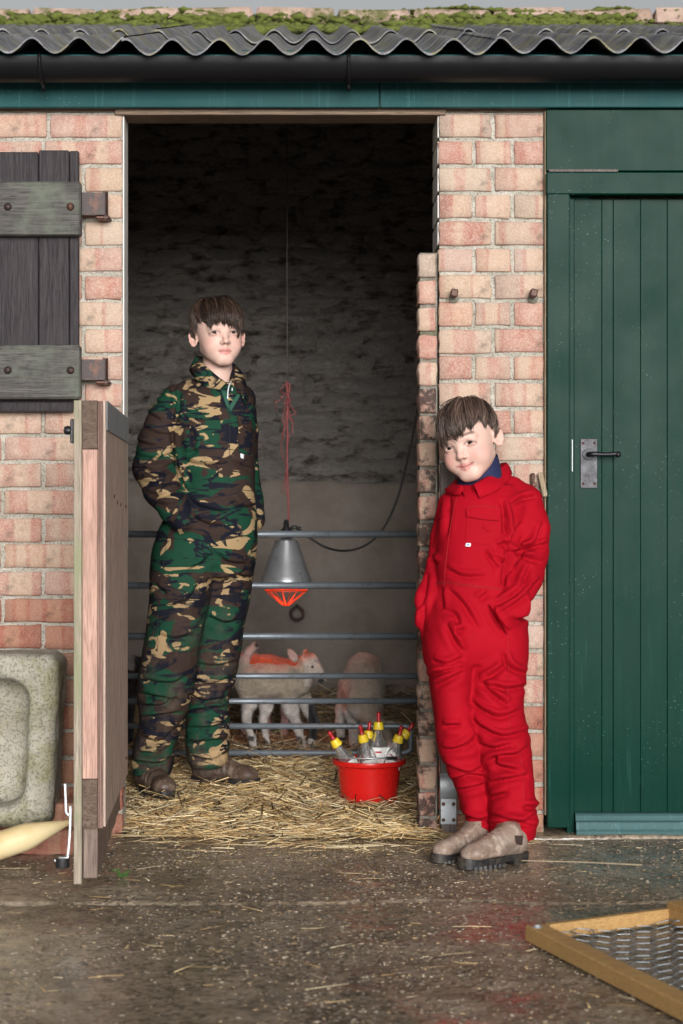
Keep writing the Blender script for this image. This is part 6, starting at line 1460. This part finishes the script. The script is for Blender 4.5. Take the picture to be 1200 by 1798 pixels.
# ------------------------------------------------------------------ lambs
def lamb(lab, base_y, chains, ells=(), cfun=None, disp=.0035, seed=1, eyes=()):
    pts = np.array([P(a, b, DIST + base_y + y) for ch in chains for a, b, y, r_ in ch]); t = thing('lamb', (pts[:, 0].mean(), base_y, .02), lab, 'lamb', 'lambs in the straw pen')
    rmax = .09; f_ = Field(pts.min(0) - rmax, pts.max(0) + rmax, .0062)
    for ch in chains:
        q = [P(a, b, DIST + base_y + y) for a, b, y, r_ in ch]; rs = [r_ * (DIST + base_y) / FOC for a, b, y, r_ in ch]; f_.chain(q, rs, .018 if max(rs) > .03 else .010)
    for (a, b, y, rx, ry, rz, rotz) in ells:
        s = (DIST + base_y) / FOC; f_.ell(P(a, b, DIST + base_y + y), (rx * s, ry * s, rz * s), .006, 1, np.array(Matrix.Rotation(R(rotz), 3, 'Y')))
    V, F = f_.mesh(); V = relax(V, F, 2); N = vnormals(V, F); px, _ = to_px(V); wl_ = np.clip((1290 - px[:, 1]) / 60, .25, 1)
    V = V + N * ((disp * 1.1 * fbm(V * 45, 3, seed) + disp * 1.3 * np.abs(fbm(V * 80, 2, seed + 5))) * wl_)[:, None]
    px, _ = to_px(V); C = np.clip(cfun(px, V), .002, 1) * (1 + .22 * fbm(V * 30, 3, seed + 9))[:, None]
    body = mk('body', V, F, M['wool'], t, smooth=True, col=C)
    # short wool locks
    n = 9000; k = RNG.integers(0, len(V), n); p = V[k] + RNG.normal(0, .002, (n, 3)); d = N[k] + RNG.normal(0, .7, (n, 3)) + [0, 0, -.5]; d /= np.linalg.norm(d, axis=1)[:, None]
    L_ = RNG.uniform(.003, .007, n) * wl_[k]; sd = np.cross(d, RNG.normal(0, 1, (n, 3))); sd /= np.linalg.norm(sd, axis=1)[:, None]; w_ = RNG.uniform(.0005, .0012, n)
    VV = np.stack([p - sd * w_[:, None], p + sd * w_[:, None], p + d * L_[:, None]], 1).reshape(-1, 3); FF = np.arange(n * 3).reshape(-1, 3)
    CC = np.repeat(C[k] * RNG.uniform(.7, 1.35, (n, 1)), 3, 0); w2 = mk('wool', VV, FF, M['wool'], t, col=CC); w2['kind'] = 'stuff'
    for (a, b, y, r_) in eyes:
        m = MB(); m.lathe([(0, .0055), (.004, .004), (.0055, 0), (.004, -.004), (0, -.0055)], 12, Mloc(P(a, b, DIST + base_y + y))).mk('eye', M['blackrub'], t, smooth=True)
    return t
WOOL = np.array([.40, .33, .25]); WHT = np.array([.62, .56, .52]); PINK = np.array([.58, .36, .32]); BLK = np.array([.012, .011, .012]); LAMP_GLOW = np.array([.85, .10, .02])
def cmix(C, w_, c): w_ = np.clip(w_, 0, 1)[:, None]; return C * (1 - w_) + c * w_
def near(px, x, y, r_): return np.clip(1.4 - np.hypot(px[:, 0] - x, px[:, 1] - y) / r_, 0, 1)
def c1(px, V):
    C = np.tile(WOOL, (len(px), 1)); C = cmix(C, (px[:, 1] - 1222) / 12, WHT); C = cmix(C, near(px, 440, 1148, 22) * (px[:, 1] < 1166), PINK); C = cmix(C, near(px, 453, 1132, 5) * 2, BLK)
    head = ((px[:, 0] > 534) & (px[:, 1] < 1205)) | ((px[:, 0] > 508) & (px[:, 1] < 1158)); C = cmix(C, head * .9, WHT * [1, .93, .88]); C = cmix(C, near(px, 512, 1150, 10), PINK)
    C = cmix(C, near(px, 541, 1146, 11), np.array([.30, .11, .05])); C = cmix(C, near(px, 564, 1198, 6) * 2, BLK); C = cmix(C, near(px, 567, 1186, 2.5) * 2, BLK * 4)
    n_ = fbm(V * 14, 2, 4)
    C = cmix(C, ((px[:, 0] > 541) & (px[:, 1] > 1236) & (px[:, 1] < 1330)) * (n_ > -.25 - .01 * (px[:, 0] - 545)) * 1.0, BLK); C = cmix(C, ((px[:, 1] > 1293) & (n_ > .1)) * .9, BLK)
    C = cmix(C, near(px, 548, 1160, 0.1), BLK); return C
lamb('pale lamb standing side-on behind the gate, head turned right, tail raised', 1.72,
     [[(437, 1192, .00, 25), (465, 1196, -.01, 29), (500, 1197, -.01, 28), (524, 1200, .0, 22)], [(524, 1196, .0, 19), (536, 1178, .0, 15), (543, 1164, .0, 14)], [(543, 1163, .0, 15), (556, 1176, -.01, 9), (565, 1188, -.012, 6.0), (564, 1195, -.01, 4.5)],
      [(430, 1196, -.03, 19), (438, 1234, -.03, 12), (433, 1262, -.03, 6.5), (443, 1298, -.03, 5.5), (446, 1313, -.035, 7)], [(452, 1200, .07, 17), (468, 1240, .07, 11), (462, 1268, .07, 6), (470, 1304, .07, 5.5)],
      [(505, 1215, -.04, 18), (512, 1246, -.04, 12), (523, 1276, -.04, 7.5), (530, 1303, -.04, 6), (532, 1313, -.045, 7)], [(528, 1212, .04, 14), (543, 1246, .04, 11), (552, 1268, .04, 8.5), (549, 1300, .04, 7), (548, 1310, .035, 7.5)],
      [(425, 1180, 0, 10), (429, 1160, -.01, 8), (438, 1144, -.01, 7), (450, 1132, -.01, 6)]],
     ells=[(514, 1151, -.03, 7.5, 3.5, 15, -38), (536, 1150, .045, 6, 3.5, 11, 10)], cfun=c1, seed=2, eyes=[(549, 1171, -.036, 1)])
def c3(px, V): C = np.tile(WOOL * .9, (len(px), 1)); C = cmix(C, (V[:, 2] > .30) * 1.0, LAMP_GLOW); C = cmix(C, (px[:, 1] - 1235) / 10, PINK); return C  # orange on the back is the heat lamp's light put into the colour
lamb('lamb with heat lamp glow coloured onto its back, mostly hidden behind the pale lamb', 2.10,
     [[(434, 1178, 0, 31), (470, 1182, .0, 30), (508, 1184, .0, 26)], [(505, 1182, 0, 20), (524, 1168, 0, 14), (532, 1172, .02, 11)], [(462, 1200, -.02, 16), (466, 1250, -.02, 9), (468, 1290, -.02, 8)], [(440, 1200, .05, 16), (436, 1250, .05, 9), (430, 1290, .05, 8)], [(500, 1205, .0, 12), (502, 1250, .0, 8), (500, 1288, .0, 7)]], cfun=c3, seed=5)
def c2(px, V):
    C = np.tile(WOOL, (len(px), 1)); C = cmix(C, (1170 - px[:, 1]) / 20 * .7, PINK * [1.0, .9, .8]); C = cmix(C, near(px, 657, 1160, 16) * .6, np.array([.26, .12, .07])); C = cmix(C, np.clip((622 - px[:, 0]) / 20, 0, 1) * (px[:, 1] < 1240) * .6, PINK); C = cmix(C, (px[:, 1] - 1240) / 10 * (px[:, 0] < 632), WHT)
    C = cmix(C, (px[:, 1] > 1278) * (px[:, 0] > 664) * (fbm(V * 16, 2, 3) > -.2), BLK * 2); C = cmix(C, ((px[:, 1] > 1295) & (px[:, 0] < 612)) * 1.0, BLK); return C
lamb('lamb at the right, rump up and head down, behind the feeding bottles', 1.80,
     [[(640, 1176, .13, 31), (636, 1205, .06, 37), (640, 1232, -.05, 33)], [(640, 1232, -.05, 27), (652, 1262, -.14, 17), (664, 1276, -.19, 15)], [(664, 1274, -.19, 14), (676, 1288, -.21, 11), (684, 1302, -.22, 8)], [(612, 1205, .10, 17), (600, 1245, .11, 10), (597, 1275, .12, 8), (600, 1304, .12, 8)], [(628, 1220, .0, 17), (616, 1250, -.0, 12), (622, 1280, -.0, 8.5), (621, 1308, -.0, 8)], [(655, 1225, .06, 14), (660, 1262, .06, 9), (660, 1300, .06, 8)]],
     ells=[(690, 1272, -.18, 14, 4, 6, 18)], cfun=c2, seed=6)
def c4(px, V): C = np.tile(BLK * 1.6, (len(px), 1)); return cmix(C, ((np.abs(px[:, 0] - 231) < 6) & (px[:, 1] < 1178)) * (fbm(V * 20, 2, 3) > -.1) * .8, WHT * .7)
lamb('dark lamb with a white blaze at the far left, peeping past the lower half door', 1.75, [[(232, 1162, -.05, 12), (228, 1178, -.07, 9)], [(233, 1165, -.02, 12), (226, 1185, .05, 17), (215, 1205, .12, 28), (200, 1210, .25, 28)], [(212, 1225, .1, 12), (214, 1300, .1, 7)], [(226, 1225, .1, 12), (228, 1300, .1, 7)], [(200, 1220, .28, 12), (196, 1300, .28, 7)]], ells=[(242, 1158, -.02, 9, 4, 4, -20), (220, 1155, -.02, 9, 4, 4, 20)], cfun=c4, seed=7)
